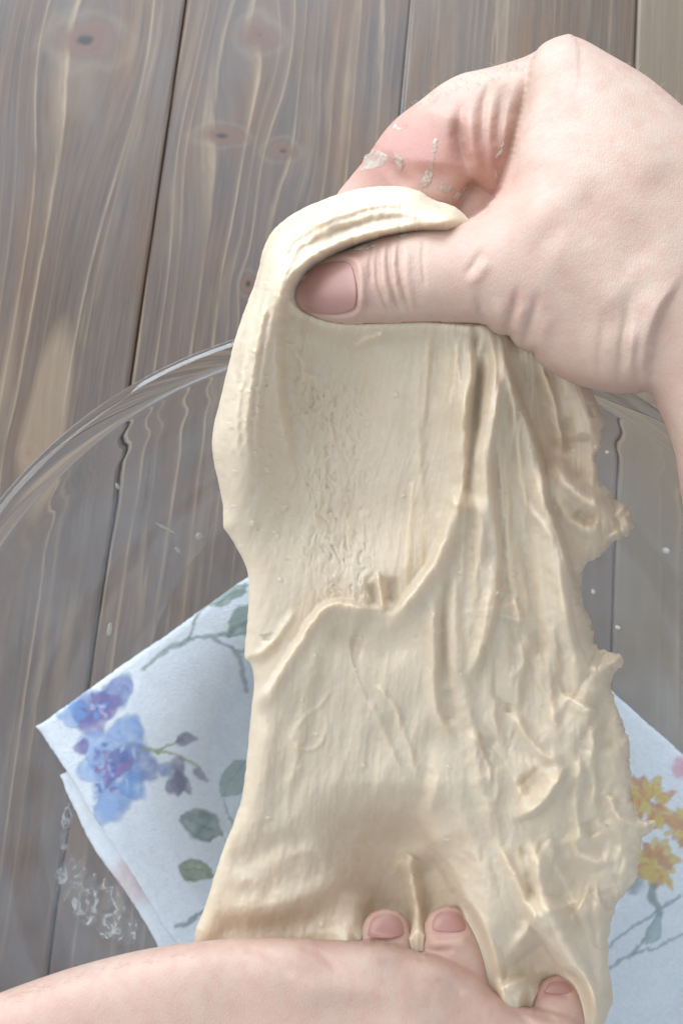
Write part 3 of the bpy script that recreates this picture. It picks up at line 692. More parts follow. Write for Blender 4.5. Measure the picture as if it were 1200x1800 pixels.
        ('ridge', 17, 10, [(1012, 1325), (1018, 1370), (1010, 1420), (1022, 1470), (1050, 1495)], {}), ('ridge', 17, 9, [(1072, 1395), (1082, 1432), (1105, 1446), (1146, 1446)], {'taper': 0.1}),
        ('ridge', 16, 11, [(1006, 1450), (1015, 1500), (1050, 1516), (1090, 1505)], {}), ('ridge', -16, 9, [(1060, 1395), (1062, 1425), (1070, 1450)], {}), ('ridge', -13, 10, [(1030, 1440), (1045, 1470)], {}),
        ('ridge', 20, 22, [(1015, 1590), (1040, 1602), (1062, 1592)], {'taper': 0.1}), ('ridge', -12, 6, [(1030, 1566), (1050, 1571), (1085, 1568)], {}), ('ridge', 12, 12, [(1090, 1480), (1095, 1520), (1085, 1550)], {}),
        ('ridge', -9, 9, [(985, 1480), (1000, 1540), (1030, 1560)], {}), ('ridge', 9, 10, [(960, 1460), (980, 1530), (1010, 1565)], {}),
        # quiet left side
        ('ridge', 2.5, 4, [(585, 1205), (565, 1235), (530, 1266), (515, 1298), (528, 1316), (558, 1312), (574, 1285), (572, 1250)], {'taper': 0.1}),
        ('ridge', 3, 8, [(500, 1512), (530, 1495), (556, 1495), (574, 1512), (562, 1532)], {}), ('ridge', 3, 8, [(415, 1560), (440, 1545), (458, 1565), (440, 1592)], {}),
        ('ridge', -10, 16, [(390, 1530), (440, 1510), (500, 1480), (560, 1470)], {}), ('ridge', 12, 20, [(380, 1590), (450, 1600), (540, 1570), (620, 1530)], {}), ('ridge', -10, 18, [(360, 1620), (430, 1630), (520, 1620), (600, 1600)], {}),
        ('ridge', 10, 26, [(470, 1240), (455, 1320), (440, 1420), (410, 1500)], {}), ('ridge', 6, 7, [(630, 1220), (660, 1255), (690, 1330), (720, 1380)], {}), ('ridge', 6, 6, [(690, 1230), (712, 1300), (738, 1380)], {}),
        ('ridge', 5, 5, [(655, 1200), (690, 1240), (705, 1290)], {}), ('ridge', -6, 10, [(640, 1280), (655, 1340), (650, 1420)], {}),
    ]
    # long strands pulled down from the grip
    for h, w, p in ((10, 8, [(800, 575), (812, 700), (815, 820), (800, 930), (788, 1030)]), (11, 9, [(850, 580), (848, 700), (840, 820), (842, 940), (830, 1060), (815, 1180)]), (10, 10, [(870, 600), (872, 720), (880, 830), (890, 940), (905, 1050), (925, 1160), (930, 1240)]),
                    (13, 12, [(925, 700), (940, 820), (960, 940), (990, 1060), (1010, 1180), (1030, 1300)]), (6, 8, [(740, 580), (735, 700), (738, 830), (745, 930)]), (11, 10, [(820, 1180), (830, 1300), (850, 1400), (880, 1500)]), (9, 9, [(960, 1100), (965, 1200), (975, 1300)]),
                    (-12, 6, [(832, 600), (838, 720), (828, 850), (822, 960), (810, 1080)]), (-12, 6, [(905, 900), (925, 1000), (945, 1100), (952, 1200)]), (8, 13, [(800, 1350), (815, 1450), (850, 1540), (885, 1610)]), (7, 10, [(560, 1100), (545, 1200), (520, 1330), (500, 1450)])):
        S.append(('ridge', h, w, p, {'jit': 3, 'taper': 0.3}))
    # strands running along the roll
    c = np.array([(800, 385), (700, 352), (600, 370), (520, 410), (478, 470), (455, 560), (440, 650), (428, 760), (440, 860)], float)
    for k, (dx, dy, h) in enumerate([(-14, -10, 6), (-4, 0, -6), (6, 9, 6), (14, 18, -7), (22, 28, 7), (30, 36, -5), (-24, -16, -4)]):
        S.append(('ridge', h * (0.95 if h > 0 else 1.5), 6.5, [(a + dx * (0.3 + 0.7 * min(1, i / 4)), b + dy * (1 - 0.85 * min(1, i / 5))) for i, (a, b) in enumerate(c)], {'jit': 3, 'taper': 0.2}))
    S = [(a, h * (1.95 if a == 'step' else 1.6 if w >= 14 else 1.15 if h > 0 else 0.7), w * (1.12 if h > 0 else 1.3), p, {**o, **{k: v * 1.4 for k, v in o.items() if k in ('h2', 'bead')}, 'soft': 1.7, **({'h2': o['h2'] * 1.5} if 'h2' in o else {})}) for a, h, w, p, o in S]
    rb = random.Random(5)
    for k in range(150):                                             # small gas bubbles under the skin
        bx_, by_ = (rb.uniform(385, 520), rb.uniform(420, 960)) if k < 60 else (rb.uniform(400, 1080), rb.uniform(340, 1700))
        r_ = rb.choice([2.4, 2.8, 3.2, 3.8, 5.0]); S.append(('ridge', r_ * 0.8 * rb.choice([1, 1, -0.8]), r_, [(bx_, by_), (bx_ + rb.uniform(-2, 2), by_ + r_ * rb.uniform(0.6, 2.5))], {'taper': 0.01, 'jit': 1}))
    strokes(H, X, Y, S)
    # stretched gluten: fibres that run down the sheet, pits where it tears, lumps on the right
    def billow(x, y, o, seed): return np.abs(fbm(x, y, o, seed)) * 2 - 0.45
    fx = X + 26 * fbm(X / 150, Y / 220, 2, 60)
    fan = 870 + (fx - 870) / (0.75 + (Y - 560) / 1100.0)
    cen = np.exp(-((X - 690) / 210.0) ** 2) * sstep(560, 640, Y) * (1 - sstep(1000, 1120, Y))
    H += cen * 1.5 * fbm(fan / 8, Y / 120, 3, 4)
    pleat = sstep(735, 850, X) * sstep(545, 600, Y) * (1 - sstep(1120, 1330, Y))
    H += pleat * (22 * billow(fan / 62, Y / 700, 2, 14) + 3 * billow(fan / 17, Y / 240, 2, 15))
    H += (1 - cen) * 2.0 * fbm(fan / 15, Y / 110, 3, 8)
    # torn skin of the hollow
    pit = np.exp(-((X - 590 - (Y - 850) * 0.12) / 62.0) ** 2) * sstep(610, 700, Y) * (1 - sstep(1040, 1085, Y))
    wx = X + 9 * fbm(X / 30, Y / 30, 2, 52); wy = Y + 12 * fbm(X / 30, Y / 30, 2, 53)
    H += pit * (3.6 * billow(wx / 15, wy / 40, 3, 13) + 4.0 * fbm(X / 26, Y / 50, 3, 19) - 3.5 * sstep(0.30, 0.60, fbm(wx / 8, wy / 21, 3, 55)))
    # smooth globs with creases between them on the torn right side
    lump = sstep(880, 1000, X) * sstep(1090, 1200, Y) * (1 - sstep(1540, 1660, Y))
    gx = X + 22 * fbm(X / 60, Y / 60, 2, 56); gy = Y + 26 * fbm(X / 60, Y / 60, 2, 57)
    H += lump * (15 * billow((gx + 0.25 * gy) / 66, gy / 150, 2, 16) + 2.5 * billow(gx / 24, gy / 44, 2, 26) + 6 * fbm(X / 40, Y / 55, 2, 58))
    midr = sstep(790, 880, X) * sstep(1080, 1180, Y) * (1 - sstep(1460, 1580, Y)) * (1 - lump)
    H += midr * (10 * billow(gx / 44, gy / 170, 2, 29) + 2 * billow(gx / 15, gy / 44, 2, 30))
    lowr = sstep(800, 860, X) * sstep(1480, 1580, Y)
    H += lowr * 7 * billow((gx - 0.5 * gy) / 40, (gy + 0.4 * gx) / 190, 2, 35)
    H += 9 * fbm(X / 120, Y / 150, 2, 33) + 0.8 * fbm(X / 7, Y / 10, 3, 44) + 1.5 * sstep(0.1, 0.5, fbm(X / 90, Y / 90, 2, 45)) * fbm(fan / 7, Y / 45, 3, 46)
    lowl = sstep(1100, 1240, Y) * sstep(800, 720, X)
    H += lowl * 1.7 * fbm((X + 0.10 * (Y - 1300)) / 9, Y / 130, 3, 59) * sstep(1500, 1380, Y)
    H += lowl * (2.2 * fbm((X + 0.35 * Y) / 22, (Y - 0.3 * X) / 85, 3, 47) + 9 * fbm((X + 0.5 * Y) / 70, (Y - 0.3 * X) / 110, 2, 48))
    # dough hugging the thumb
    th = catmull([(508, 520), (525, 480), (580, 447), (660, 415), (750, 397), (825, 386), (880, 420), (880, 540), (850, 573), (740, 567), (600, 570), (530, 548)], 4, True)
    dt = poly_sd(th, X, Y)
    H += 46 * np.exp(-(np.clip(-dt, 0, 999) / 26.0) ** 2) * sstep(900, 820, X) * (dt < 0) + 46 * sstep(900, 820, X) * (dt >= 0) * np.exp(-np.clip(dt, 0, 999) / 30.0)
    tf = (thick + H) * prof
    tf = np.maximum(tf, -150 * sstep(0, 60, D))
    # pockets pressed by the fingertips of the lower hand
    fr = mid + tf
    for poly in FINGERS:
        df = poly_sd(catmull(poly, 5, True), X, Y)
        k = sstep(-22, -1, df); fr = np.where(k > 0, fr * (1 - k) + np.minimum(fr, (-376 if poly[0][0] < 900 else -388) - 45 * sstep(2, 11, df)) * k, fr)
    tf = fr - mid
    tb = 30.0 * prof
    # below the lower hand the dough hangs down into the bowl
    hang = sstep(70, 190, D) * sstep(1180, 1560, Y)
    tb = tb + blur(hang, 30) * 520
    tb = np.maximum(tb, 14.0 * prof - tf)
    o = relief_solid('dough', X, Y, D, mid, tf, tb, DOUGH)
    tag(o, 'stretched sheet of cream bread dough pulled up between two hands over the bowl', 'dough')
    return o
dough()

# ------------------------------------------------------------------ hands
def smax(a, b, k): return 0.5 * (a + b + np.sqrt((a - b) ** 2 + k * k))
def soft_cap(t, cap): return t / np.sqrt(1 + (t / cap) ** 2)
def inflate(poly, X, Y, cps, cap, k=0.92):
    P = catmull(poly, 5, True)
    D = poly_sd(P, X, Y)
    h = poisson(D > 0, X[0, 1] - X[0, 0])
    t = soft_cap(k * np.sqrt(np.maximum(h, 0)), cap)
    return D, idw(X, Y, cps), t

def nail(parent, poly, X, Y, F, lift, tipdir, name='fingernail', bow=3.0):
    P = catmull(poly, 5, True)
    x, y = make_grid(P[:, 0].min() - 4, P[:, 0].max() + 4, P[:, 1].min() - 4, P[:, 1].max() + 4, 1.3)
    D = poly_sd(P, x, y)
    f = bilin(blur(F, 30), X, Y, x, y)
    r = 3.0
    prof = np.sqrt(np.clip(1 - (1 - np.clip(D / r, 0, 1)) ** 2, 0, 1))
    tip = (x - x.mean()) * tipdir[0] + (y - y.mean()) * tipdir[1]
    tip = (tip - tip[D > 0].min()) / (np.ptp(tip[D > 0]))
    s = bow * (1 - np.exp(-np.clip(D, 0, 99) / 12.0))
    return relief_solid(name, x, y, D, f + lift, (3.0 + s) * prof, 9.0 * prof, NAIL, parent, at_w, {'tip': sstep(0.72, 0.95, tip)})

def upper_hand():
    X, Y = make_grid(480, 2080, 40, 1760, 2.5)
    A = [(508, 520), (512, 500), (525, 480), (548, 462), (580, 447), (620, 430), (660, 415), (700, 405), (750, 397), (800, 392), (825, 386), (850, 370), (866, 352), (880, 333), (897, 285), (908, 235), (918, 190), (926, 150), (932, 112), (948, 82), (975, 66), (1000, 62), (1030, 72), (1070, 95), (1130, 130), (1165, 157), (1200, 187), (1290, 265), (1420, 420), (1530, 590), (1640, 780), (1750, 980), (1900, 1260), (2040, 1540), (1960, 1700), (1780, 1720), (1600, 1560), (1400, 1290), (1270, 1070), (1225, 970), (1203, 905), (1192, 840), (1186, 800), (1170, 750), (1152, 712), (1143, 692), (1132, 689), (1110, 692), (1085, 692), (1060, 688), (1030, 681), (1005, 673), (985, 664), (960, 648), (942, 633), (936, 620), (924, 618), (908, 609), (900, 600), (893, 590), (878, 589), (864, 583), (852, 572), (830, 569), (800, 568), (740, 567), (690, 568), (640, 570), (600, 570), (560, 562), (530, 548), (513, 535)]
    B = [(1010, 66), (975, 67), (930, 96), (880, 113), (840, 123), (810, 130), (775, 148), (740, 175), (700, 205), (672, 235), (645, 275), (615, 312), (590, 345), (572, 390), (580, 440), (640, 460), (720, 430), (785, 395), (812, 350), (826, 322), (842, 332), (858, 346), (880, 350), (910, 335), (945, 270), (985, 205), (1015, 140)]
    C = [(770, 210), (880, 200), (950, 300), (930, 400), (850, 440), (760, 460), (650, 480), (600, 430), (640, 350), (700, 270)]
    DA, mA, tA = inflate(A, X, Y, [(520, 512, 60), (640, 490, 62), (760, 480, 58), (860, 460, 55), (950, 380, 70), (1050, 400, 60), (1000, 100, 20), (930, 180, 10), (890, 320, 20), (1100, 660, 60), (960, 620, 40), (1200, 500, 60), (1250, 900, 80), (1500, 1000, 110), (1700, 1350, 170), (1950, 1650, 230)], 185)
    DB, mB, tB = inflate(B, X, Y, [(1000, 100, -45), (930, 130, -22), (850, 200, -60), (860, 320, -70), (720, 250, -85), (620, 350, -125), (600, 430, -140)], 150)
    DC, mC, tC = inflate(C, X, Y, [(700, 350, -190), (900, 300, -105), (850, 380, -110)], 90)
    D = np.maximum(np.maximum(DA, DB), DC)
    NEG = -900.0
    fA = np.where(DA > 0, mA + tA, NEG); fB = np.where(DB > 0, mB + tB, NEG); fC = np.where(DC > 0, mC + tC, NEG)
    # soft join of finger and hand at the knuckle
    kk = 44 * np.exp(-((X - 985) / 80.0) ** 2 - ((Y - 95) / 70.0) ** 2) + 3
    F = np.maximum(smax(fA, fB, kk), fC)
    bA = np.where(DA > 0, mA - tA, 900); bB = np.where(DB > 0, mB - tB, 900); bC = np.where(DC > 0, mC - tC, 900)
    Bk = np.minimum(np.minimum(bA, bB), bC)
    mid = np.where(DA >= np.maximum(DB, DC), mA, np.where(DB >= DC, mB, mC))
    F = np.where(D > 0, np.maximum(F, mid), mid); Bk = np.where(D > 0, np.minimum(Bk, mid), mid)
    F = F + 0  # front surface of the whole hand
    cliff = np.abs(np.gradient(F)[0]) + np.abs(np.gradient(F)[1])
    Fs = blur(F, 3); F = np.where((D > 8), Fs, F)
    H = np.zeros(X.shape)
    S = [
        # thumb knuckle folds
        ('ridge', -4.5, 3.8, [(668, 418), (663, 460), (666, 505), (680, 540), (694, 560)], {'jit': 1}), ('ridge', -5, 3.6, [(685, 412), (682, 455), (687, 505), (700, 540), (712, 556)], {'jit': 1}),
        ('ridge', -5, 3.4, [(702, 410), (700, 455), (704, 500), (717, 535), (728, 552)], {'jit': 1}), ('ridge', -3, 3, [(655, 425), (650, 465), (653, 500)], {'jit': 1}), ('ridge', 4, 6, [(676, 425), (673, 470), (680, 520), (692, 545)], {}),
        ('ridge', 4, 6, [(694, 420), (692, 470), (698, 515), (708, 540)], {}), ('ridge', 5, 14, [(640, 440), (634, 490), (640, 545)], {}), ('ridge', 4, 8, [(716, 420), (714, 470), (720, 520), (732, 548)], {}),
        ('ridge', -2.5, 4, [(745, 410), (742, 460), (748, 510)], {}),
        # nail fold
        ('ridge', 6, 7, [(545, 455), (590, 449), (622, 456), (634, 480), (636, 515), (632, 545), (610, 560), (570, 562), (540, 553)], {'taper': 0.2, 'jit': 0}),
        # thumb base
        ('ridge', -4, 8, [(852, 430), (834, 462), (812, 490)], {'taper': 0.4}), ('ridge', 4, 11, [(862, 450), (842, 482), (820, 510)], {'taper': 0.4}),
        # palm edge folds
        ('ridge', -5.8, 9, [(836, 500), (845, 540), (855, 575), (864, 596)], {'taper': 0.45}), ('ridge', -6.5, 8, [(914, 490), (902, 540), (894, 575), (892, 606)], {'taper': 0.45}), ('ridge', -5.8, 8, [(948, 500), (934, 560), (924, 600), (926, 632)], {'taper': 0.45}),
        ('ridge', 5.0, 12, [(872, 520), (876, 560), (878, 600)], {'taper': 0.4}), ('ridge', 5.0, 11, [(918, 530), (910, 575), (908, 616)], {'taper': 0.4}), ('ridge', 4.3, 14, [(965, 540), (950, 600), (944, 642)], {'taper': 0.4}),
        ('ridge', -2.9, 9, [(1062, 530), (1056, 600), (1052, 650), (1054, 695)], {'taper': 0.4}), ('ridge', -5.8, 9, [(1106, 510), (1096, 590), (1090, 650), (1090, 700)], {'taper': 0.45}), ('ridge', 5.0, 12, [(1116, 550), (1109, 620), (1108, 695)], {'taper': 0.4}), ('ridge', -4.3, 7, [(1124, 580), (1117, 640), (1128, 690)], {'taper': 0.4}),
        ('step', 26, 90, [(1146, 712), (1138, 670), (1141, 620), (1156, 560), (1182, 510), (1210, 470)], {'e': 10, 'taper': 0.45}), ('ridge', -4.3, 9, [(1145, 705), (1137, 660), (1140, 610), (1154, 560), (1180, 512)], {'taper': 0.45}),
        # folds where finger meets hand
        ('ridge', -14, 14, [(930, 118), (922, 175), (908, 235), (893, 290), (878, 338)], {'taper': 0.45}), ('step', 12, 60, [(940, 105), (930, 175), (913, 240), (897, 295), (880, 340)], {'e': 10, 'taper': 0.4}),
        ('ridge', -9, 9, [(900, 120), (886, 170), (876, 215), (874, 260), (880, 310)], {'taper': 0.45}), ('ridge', -7, 8, [(868, 125), (852, 175), (846, 220), (852, 270)], {'taper': 0.45}),
        ('ridge', -20, 12, [(815, 165), (806, 225), (810, 262), (820, 298), (830, 328)], {'taper': 0.45}), ('ridge', 12, 15, [(830, 160), (828, 220), (836, 275), (848, 325)], {'taper': 0.4}), ('ridge', 8, 11, [(864, 150), (862, 220), (864, 290), (870, 332)], {'taper': 0.4}),
        ('ridge', 5, 9, [(892, 140), (885, 210), (885, 280)], {'taper': 0.4}), ('ridge', 14, 45, [(790, 180), (770, 250), (760, 310)], {}),
        ('ridge', -9, 14, [(690, 262), (684, 285), (705, 312), (735, 325)], {'taper': 0.4}),
        # tendons and knuckle
        ('ridge', 10, 40, [(1000, 110), (1080, 210), (1180, 330)], {}), ('ridge', -5, 40, [(1010, 330), (1080, 400), (1150, 470)], {}), ('ridge', 8, 50, [(950, 420), (1030, 470), (1110, 540)], {}),
    ]
    strokes(H, X, Y, S)
    H += 2.0 * fbm(X / 80, Y / 80, 2, 20)
    F = F + H * sstep(-1, 14, D)
    F = np.maximum(F, mid + 0.2 * np.clip(D, 0, 8))
    red = 1.0 * np.exp(-((X - 720) / 110.0) ** 2 - ((Y - 270) / 80.0) ** 2) + 0.45 * np.exp(-((X - 860) / 40.0) ** 2 - ((Y - 290) / 60.0) ** 2) + 0.28 * np.exp(-((X - 600) / 60.0) ** 2 - ((Y - 510) / 80.0) ** 2) + 0.16 * np.exp(-((X - 880) / 120.0) ** 2 - ((Y - 520) / 80.0) ** 2) + 0.25 * sstep(24, 2, D) * (DC < DA) * 0.5
    red = np.clip(red * (1 + 0.5 * fbm(X / 30, Y / 30, 3, 24)), 0, 0.8)
    o = relief_solid('hand', X, Y, D, mid, F - mid, mid - Bk, SKIN, None, at_w, {'redness': red})
    tag(o, 'pale hand coming in from the right pinching the top of the dough with its thumb', 'hand')
    nail(o, [(508, 523), (514, 506), (530, 487), (552, 469), (578, 460), (604, 459), (617, 468), (624, 490), (627, 515), (624, 538), (612, 548), (590, 553), (562, 553), (536, 548), (516, 538)], X, Y, F, 1.0, (-1, 0.2))
    return o, X, Y, F, D
HU, XU, YU, FU, DU = upper_hand()

def lower_hand():
    X, Y = make_grid(-520, 1070, 1575, 2370, 2.9)
    A = [(-500, 2060), (-320, 1895), (-160, 1806), (0, 1745), (60, 1723), (130, 1700), (220, 1676), (300, 1661), (380, 1652), (450, 1648), (520, 1649), (580, 1652), (640, 1655), (690, 1661), (735, 1673), (775, 1684), (815, 1700), (845, 1718), (862, 1738), (885, 1754), (910, 1765), (935, 1772), (965, 1778), (1000, 1788), (1030, 1812), (1045, 1860), (1040, 1950), (950, 2080), (600, 2160), (100, 2260), (-380, 2350)]
    F1, F2, F4 = FINGERS
    DA, mA, tA = inflate(A, X, Y, [(-300, 2050, -240), (0, 1790, -265), (300, 1690, -285), (480, 1670, -300), (640, 1665, -325), (740, 1685, -352), (850, 1730, -385), (940, 1785, -395), (1020, 1820, -400), (700, 1850, -320), (900, 1900, -370), (0, 2100, -230), (500, 1950, -270)], 150)
    parts = [(DA, mA, tA)]
    for poly, cps in ((F1, [(678, 1610, -412), (678, 1720, -392)]), (F2, [(788, 1605, -414), (795, 1680, -398), (800, 1800, -375)]), (F4, [(975, 1725, -430), (980, 1800, -408), (990, 1880, -400)])):
        parts.append(inflate(poly, X, Y, cps, 70, 1.0))
    NEG = -1500.0
    D = parts[0][0]; mid = mA.copy()
    F = np.where(DA > 0, mA + tA, NEG); Bk = np.where(DA > 0, mA - tA, 900)
    for i, (d, m, t) in enumerate(parts[1:]):
        mid = np.where(d > D, m, mid); D = np.maximum(D, d)
        f = np.where(d > 0, m + t, NEG)
        F = np.maximum(F, f) if i == 0 else smax(F, f, 16.0)
        Bk = np.minimum(Bk, np.where(d > 0, m - t, 900))
    F = np.where(D > 0, np.maximum(F, mid), mid); Bk = np.where(D > 0, np.minimum(Bk, mid), mid)
    Fs = blur(F, 3); F = np.where(D > 8, Fs, F)
    H = np.zeros(X.shape)
    S = [
        ('ridge', -4, 5, [(640, 1645), (660, 1652), (690, 1655), (715, 1650)], {'jit': 1}), ('ridge', 3, 6, [(640, 1652), (680, 1660), (715, 1658)], {}),
        ('ridge', -4, 5, [(752, 1640), (775, 1645), (805, 1642), (828, 1632)], {'jit': 1}), ('ridge', -4, 6, [(745, 1668), (770, 1672), (800, 1668)], {}), ('ridge', 5, 12, [(750, 1655), (785, 1660), (830, 1655)], {}),
        ('ridge', -4, 5, [(945, 1750), (970, 1745), (1005, 1752)], {'jit': 1}), ('ridge', -6, 7, [(900, 1765), (930, 1778), (965, 1790), (985, 1800)], {}), ('ridge', -5, 6, [(745, 1690), (735, 1676)], {}),
        ('ridge', 8, 30, [(500, 1740), (640, 1740), (760, 1760)], {}), ('ridge', -4, 16, [(640, 1690), (740, 1710), (830, 1760)], {}), ('ridge', -3, 6, [(760, 1720), (790, 1732), (815, 1750)], {}),
        ('ridge', -3, 10, [(420, 1660), (470, 1680), (520, 1720)], {}), ('ridge', -2.5, 8, [(520, 1658), (560, 1676), (600, 1710)], {}), ('ridge', -5, 8, [(880, 1760), (920, 1790), (950, 1830)], {}),
    ]
    strokes(H, X, Y, S)
    H += 1.3 * fbm(X / 110, Y / 90, 2, 21)
    F = F + H * sstep(-1, 14, D)
    F = np.maximum(F, mid + 0.2 * np.clip(D, 0, 8))
    red = 0.05 + 0.30 * np.exp(-((X - 840) / 90.0) ** 2 - ((Y - 1740) / 60.0) ** 2)
    for cx, cy, rx in ((678, 1625, 50), (786, 1620, 52), (978, 1740, 52)): red = red + 0.45 * np.exp(-((X - cx) / rx) ** 2 - ((Y - cy) / 34.0) ** 2)
    red = red * (DA < 12) + 0.10 * (DA >= 12) + 0.20 * np.exp(-((X - 860) / 80.0) ** 2 - ((Y - 1770) / 50.0) ** 2)
    red = np.clip(blur(red, 6) * (1 + 0.5 * fbm(X / 30, Y / 30, 3, 28)), 0, 0.8)
    o = relief_solid('hand', X, Y, D, mid, F - mid, mid - Bk, SKIN, None, at_w, {'redness': red})
    tag(o, 'pale forearm and hand along the bottom edge pressing fingertips into the dough', 'hand')
    nail(o, [(647, 1643), (648, 1618), (658, 1604), (680, 1599), (702, 1604), (711, 1619), (712, 1641), (696, 1648), (664, 1648)], X, Y, F, -1.0, (0, -1))
    nail(o, [(758, 1633), (760, 1610), (770, 1598), (790, 1594), (810, 1598), (820, 1611), (823, 1629), (806, 1638), (775, 1639)], X, Y, F, -1.0, (0, -1))
    nail(o, [(955, 1744), (959, 1728), (972, 1719), (990, 1719), (1004, 1727), (1010, 1742), (996, 1747), (970, 1748)], X, Y, F, -1.0, (0, -1))
    return o, X, Y, F, D
HL, XL, YL, FL, DL = lower_hand()

def body_hair(hand, X, Y, F, D, runs, seed):
    """fine short hairs standing off the skin along stretches of the outline"""
    t = NT('fine_hair'); t.set(Base_Color=(0.62, 0.47, 0.33, 1), Roughness=0.5)
    rr = random.Random(seed); V, Fc = [], []
    for pts, n, tx, ty in runs:
        L = catmull(pts, 8)
        for k in range(n):
            a = L[rr.randrange(len(L))]
            px, py = a[0] + rr.uniform(-6, 6), a[1] + rr.uniform(2, 26)
            w = float(bilin(F, X, Y, np.array(px), np.array(py))) - 2
            ln = rr.uniform(10, 26); ax = tx + rr.uniform(-0.5, 0.5); ay = ty + rr.uniform(-0.35, 0.35); aw = rr.uniform(0.1, 0.6)
            nrm = math.sqrt(ax * ax + ay * ay + aw * aw)
            b0 = len(V)
            for i in range(5):
                q = i / 4; x = px + ax / nrm * ln * q; y = py + ay / nrm * ln * q + 4 * q * q; ww = w + aw / nrm * ln * q - 3 * q * q
                r = 0.32 * (1 - 0.8 * q)
                for ang in (0, 2.09, 4.19): V.append(at_w(x + r * math.cos(ang), y + r * math.sin(ang) * 0.7, ww + r * math.sin(ang)))
            for i in range(4):
                for j in range(3):
                    Fc.append((b0 + i * 3 + j, b0 + i * 3 + (j + 1) % 3, b0 + i * 3 + 3 + (j + 1) % 3, b0 + i * 3 + 3 + j))
    o = link_mesh('fine_hair', np.array(V), np.array(Fc), t.m, hand); o['kind'] = 'stuff'
body_hair(HU, XU, YU, FU, DU, [([(715, 196), (775, 150), (850, 122), (930, 98)], 70, -0.7, -0.6), ([(1080, 102), (1130, 132), (1198, 186)], 30, 0.2, -0.9)], 3)
body_hair(HL, XL, YL, FL, DL, [([(5, 1745), (100, 1712), (220, 1678), (330, 1660)], 110, 0.8, -0.5)], 4)

# ------------------------------------------------------------------ scraps of dough
SCRAP = NT('drying_dough'); SCRAP.set(Base_Color=SCRAP.mix(SCRAP.noise(obj_coords(SCRAP), 500, 3), (0.521, 0.395, 0.324), (0.569, 0.490, 0.403)), Roughness=0.5, Alpha=SCRAP.ramp(SCRAP.noise(obj_coords(SCRAP), 380, 3, 0.6), [(0.32, (0.15,) * 3), (0.58, (0.90,) * 3)])); SCRAP = SCRAP.m
def scrap(poly, F, X, Y, h, label, seed, name='dough_scrap', group='dough scraps stuck to the upper hand'):
    P = catmull(poly, 4, True)
    x, y = make_grid(P[:, 0].min() - 5, P[:, 0].max() + 5, P[:, 1].min() - 5, P[:, 1].max() + 5, 1.2)
    D = poly_sd(P, x, y) + 3.2 * fbm(x / 6, y / 6, 3, seed)
    f = bilin(F, X, Y, x, y)
    prof = np.sqrt(np.clip(1 - (1 - np.clip(D / 6.0, 0, 1)) ** 2, 0, 1))
    tf = (0.65 * h * (1 + 0.6 * fbm(x / 7, y / 7, 3, seed + 5))) * prof + 0.6 * prof
    o = relief_solid(name, x, y, D, f - 1.2, tf, 3.0 * prof, SCRAP)
    tag(o, label, 'dough scrap', group)
for i, (poly, h, lab) in enumerate([
    ([(692, 268), (702, 272), (712, 290), (706, 300), (696, 292), (690, 280)], 5, 'small lumpy dough scrap on the index finger left of the long smear'),
    ([(762, 245), (771, 250), (764, 285), (756, 322), (742, 332), (736, 322), (748, 300), (756, 270)], 3, 'long narrow dough smear on the index finger above the dough roll'),
    ([(690, 215), (700, 222), (708, 225), (698, 230), (688, 226)], 3, 'thin dough fleck on the upper part of the index finger'),
    ([(640, 275), (660, 262), (680, 272), (676, 292), (650, 300), (635, 300)], 2, 'pale thin dough film near the bent index finger joint'),
    ([(800, 340), (815, 330), (824, 325), (818, 338), (806, 352), (796, 352)], 5, 'dough scrap at the lower edge of the finger by the gap'),
    ([(775, 318), (790, 325), (800, 335), (785, 340), (772, 332)], 2.5, 'pale dough film beside the gap between thumb and finger'),
    ([(878, 262), (884, 240), (888, 242), (883, 268), (874, 280), (870, 276)], 4, 'thin dough strand in the fold where finger meets hand'),
    ([(868, 300), (874, 300), (876, 318), (870, 322)], 3, 'tiny dough speck below the strand in the finger fold'),
    ([(608, 434), (640, 426), (662, 430), (648, 438), (625, 440)], 7, 'flat dough scrap along the top edge of the thumb'),
    ([(700, 405), (715, 402), (716, 412), (704, 416)], 5, 'small curled dough scrap on the thumb by its knuckle folds'),
    ([(518, 486), (536, 478), (543, 488), (528, 497), (516, 500)], 7, 'white dough scrap on the tip of the thumbnail'),
]): scrap(poly, FU, XU, YU, h, lab, 70 + 3 * i)

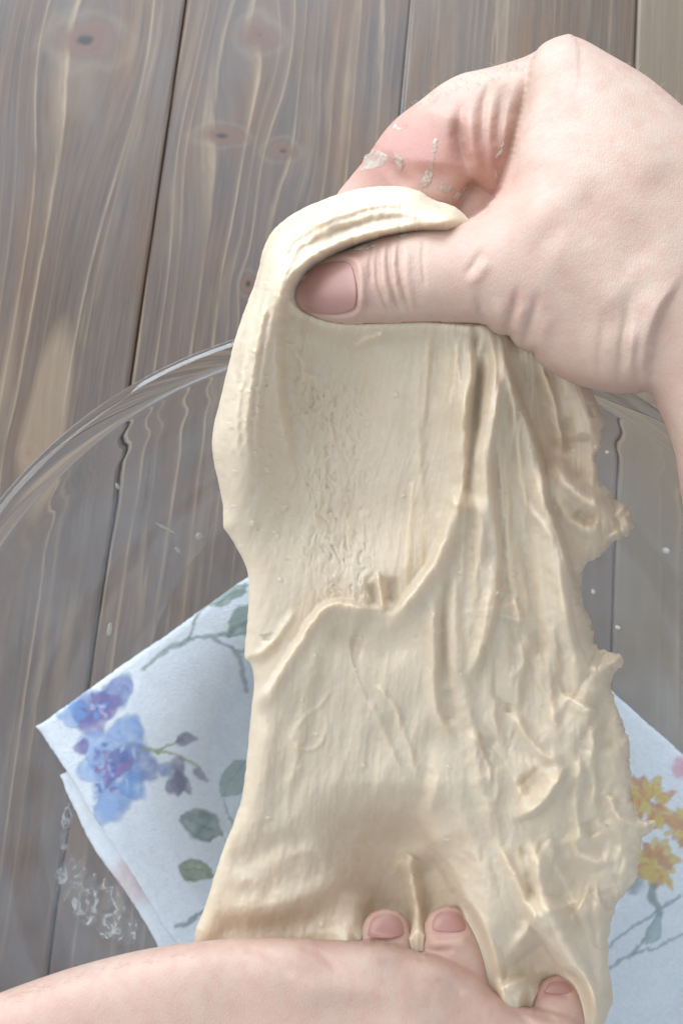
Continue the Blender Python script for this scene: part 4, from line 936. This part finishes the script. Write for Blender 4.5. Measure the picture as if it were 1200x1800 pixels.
# wet film and crumbs on the glass
CRUMB = NT('pale_crumb'); CRUMB.set(Base_Color=CRUMB.mix(CRUMB.noise(obj_coords(CRUMB), 600, 3), (0.66, 0.60, 0.50), (0.74, 0.71, 0.64)), Roughness=0.35); CRUMB = CRUMB.m
def film_material():
    t = NT('wet_dough_film'); co = obj_coords(t)
    n = t.noise(co, 420, 4, 0.65)
    t.set(Base_Color=(0.80, 0.80, 0.78, 1), Roughness=0.25, Normal=t.bump(n, 0.9, 0.0012))
    a = t.ramp(t.noise(co, 190, 4, 0.62, 1.2), [(0.40, (0.02,) * 3), (0.54, (0.10,) * 3), (0.63, (0.48,) * 3)])
    t.set(Alpha=a)
    return t.m
FILM = film_material()
def film(poly, h, label, seed, mat, name, group, cat, st=2.2, rag=5.0):
    P = catmull(poly, 4, True)
    x, y = make_grid(P[:, 0].min() - 8, P[:, 0].max() + 8, P[:, 1].min() - 8, P[:, 1].max() + 8, st)
    D = poly_sd(P, x, y) + rag * fbm(x / 11, y / 11, 3, seed)
    base = on_bowl(x, y).reshape(*x.shape, 3)
    prof = np.sqrt(np.clip(1 - (1 - np.clip(D / 6.0, 0, 1)) ** 2, 0, 1))
    n = np.stack([BC[0] - base[..., 0], BC[1] - base[..., 1], np.full(x.shape, 0.12)], -1)
    n /= np.linalg.norm(n, axis=-1, keepdims=True)
    tf = h * prof * (1 + 0.7 * fbm(x / 8, y / 8, 3, seed + 3))
    def place(px, py, w):
        b = np.stack([bilin(base[..., k], x, y, px, py) for k in range(3)], -1)
        nn = np.stack([bilin(n[..., k], x, y, px, py) for k in range(3)], -1)
        return b + nn * w[:, None]
    o = relief_solid(name, x, y, D, np.zeros(x.shape), tf, 0.0001 * prof, mat, None, place)
    tag(o, label, cat, group)
film([(100, 1535), (125, 1505), (150, 1515), (175, 1545), (215, 1565), (235, 1600), (240, 1650), (215, 1660), (170, 1640), (130, 1600), (105, 1570)], 0.00022, 'large wet dough smear on the glass left of the towel', 3, FILM, 'dough_film', 'wet dough smears on the bowl', 'dough smear', 1.8, 15.0)
film([(112, 1425), (122, 1405), (130, 1410), (124, 1450), (118, 1490), (110, 1500), (108, 1460)], 0.0004, 'narrow upright wet dough smear beside the towel fold', 9, FILM, 'dough_film', 'wet dough smears on the bowl', 'dough smear', 1.6, 3)
for i, (cx, cy, a, b, ang, lab) in enumerate([
    (193, 1106, 4.5, 12, 8, 'largest cream dough crumb in the bowl above the towel corner'), (290, 928, 20, 2.2, 28, 'thin dough thread on the glass, longest streak left of the dough'), (312, 966, 7, 3, 50, 'small dough fleck below the thin dough thread'),
    (350, 943, 6, 6, 0, 'round wet dough speck closest to the left edge of the dough'), (207, 855, 6, 3, 60, 'small dough fleck near the plank seam under the glass'), (1170, 968, 7, 5, 20, 'white dough crumb on the glass at the right edge'),
    (1066, 795, 4, 3, 0, 'tiny white dough speck below the rim right of the dough'), (1085, 1103, 5, 3, 30, 'tiny dough speck above the ragged dough ear on the right'), (1042, 1040, 5, 3, 60, 'tiny dough speck right beside the notch of the dough')]):
    c, s = math.cos(math.radians(ang)), math.sin(math.radians(ang))
    poly = [(cx + a * math.cos(q) * c - b * math.sin(q) * s, cy + a * math.cos(q) * s + b * math.sin(q) * c) for q in np.linspace(0, 2 * math.pi, 10)[:-1]]
    film(poly, 0.0007, lab, 20 + i * 2, CRUMB, 'dough_crumb', 'dough crumbs on the inside of the bowl', 'crumb', 1.0, 1.2)
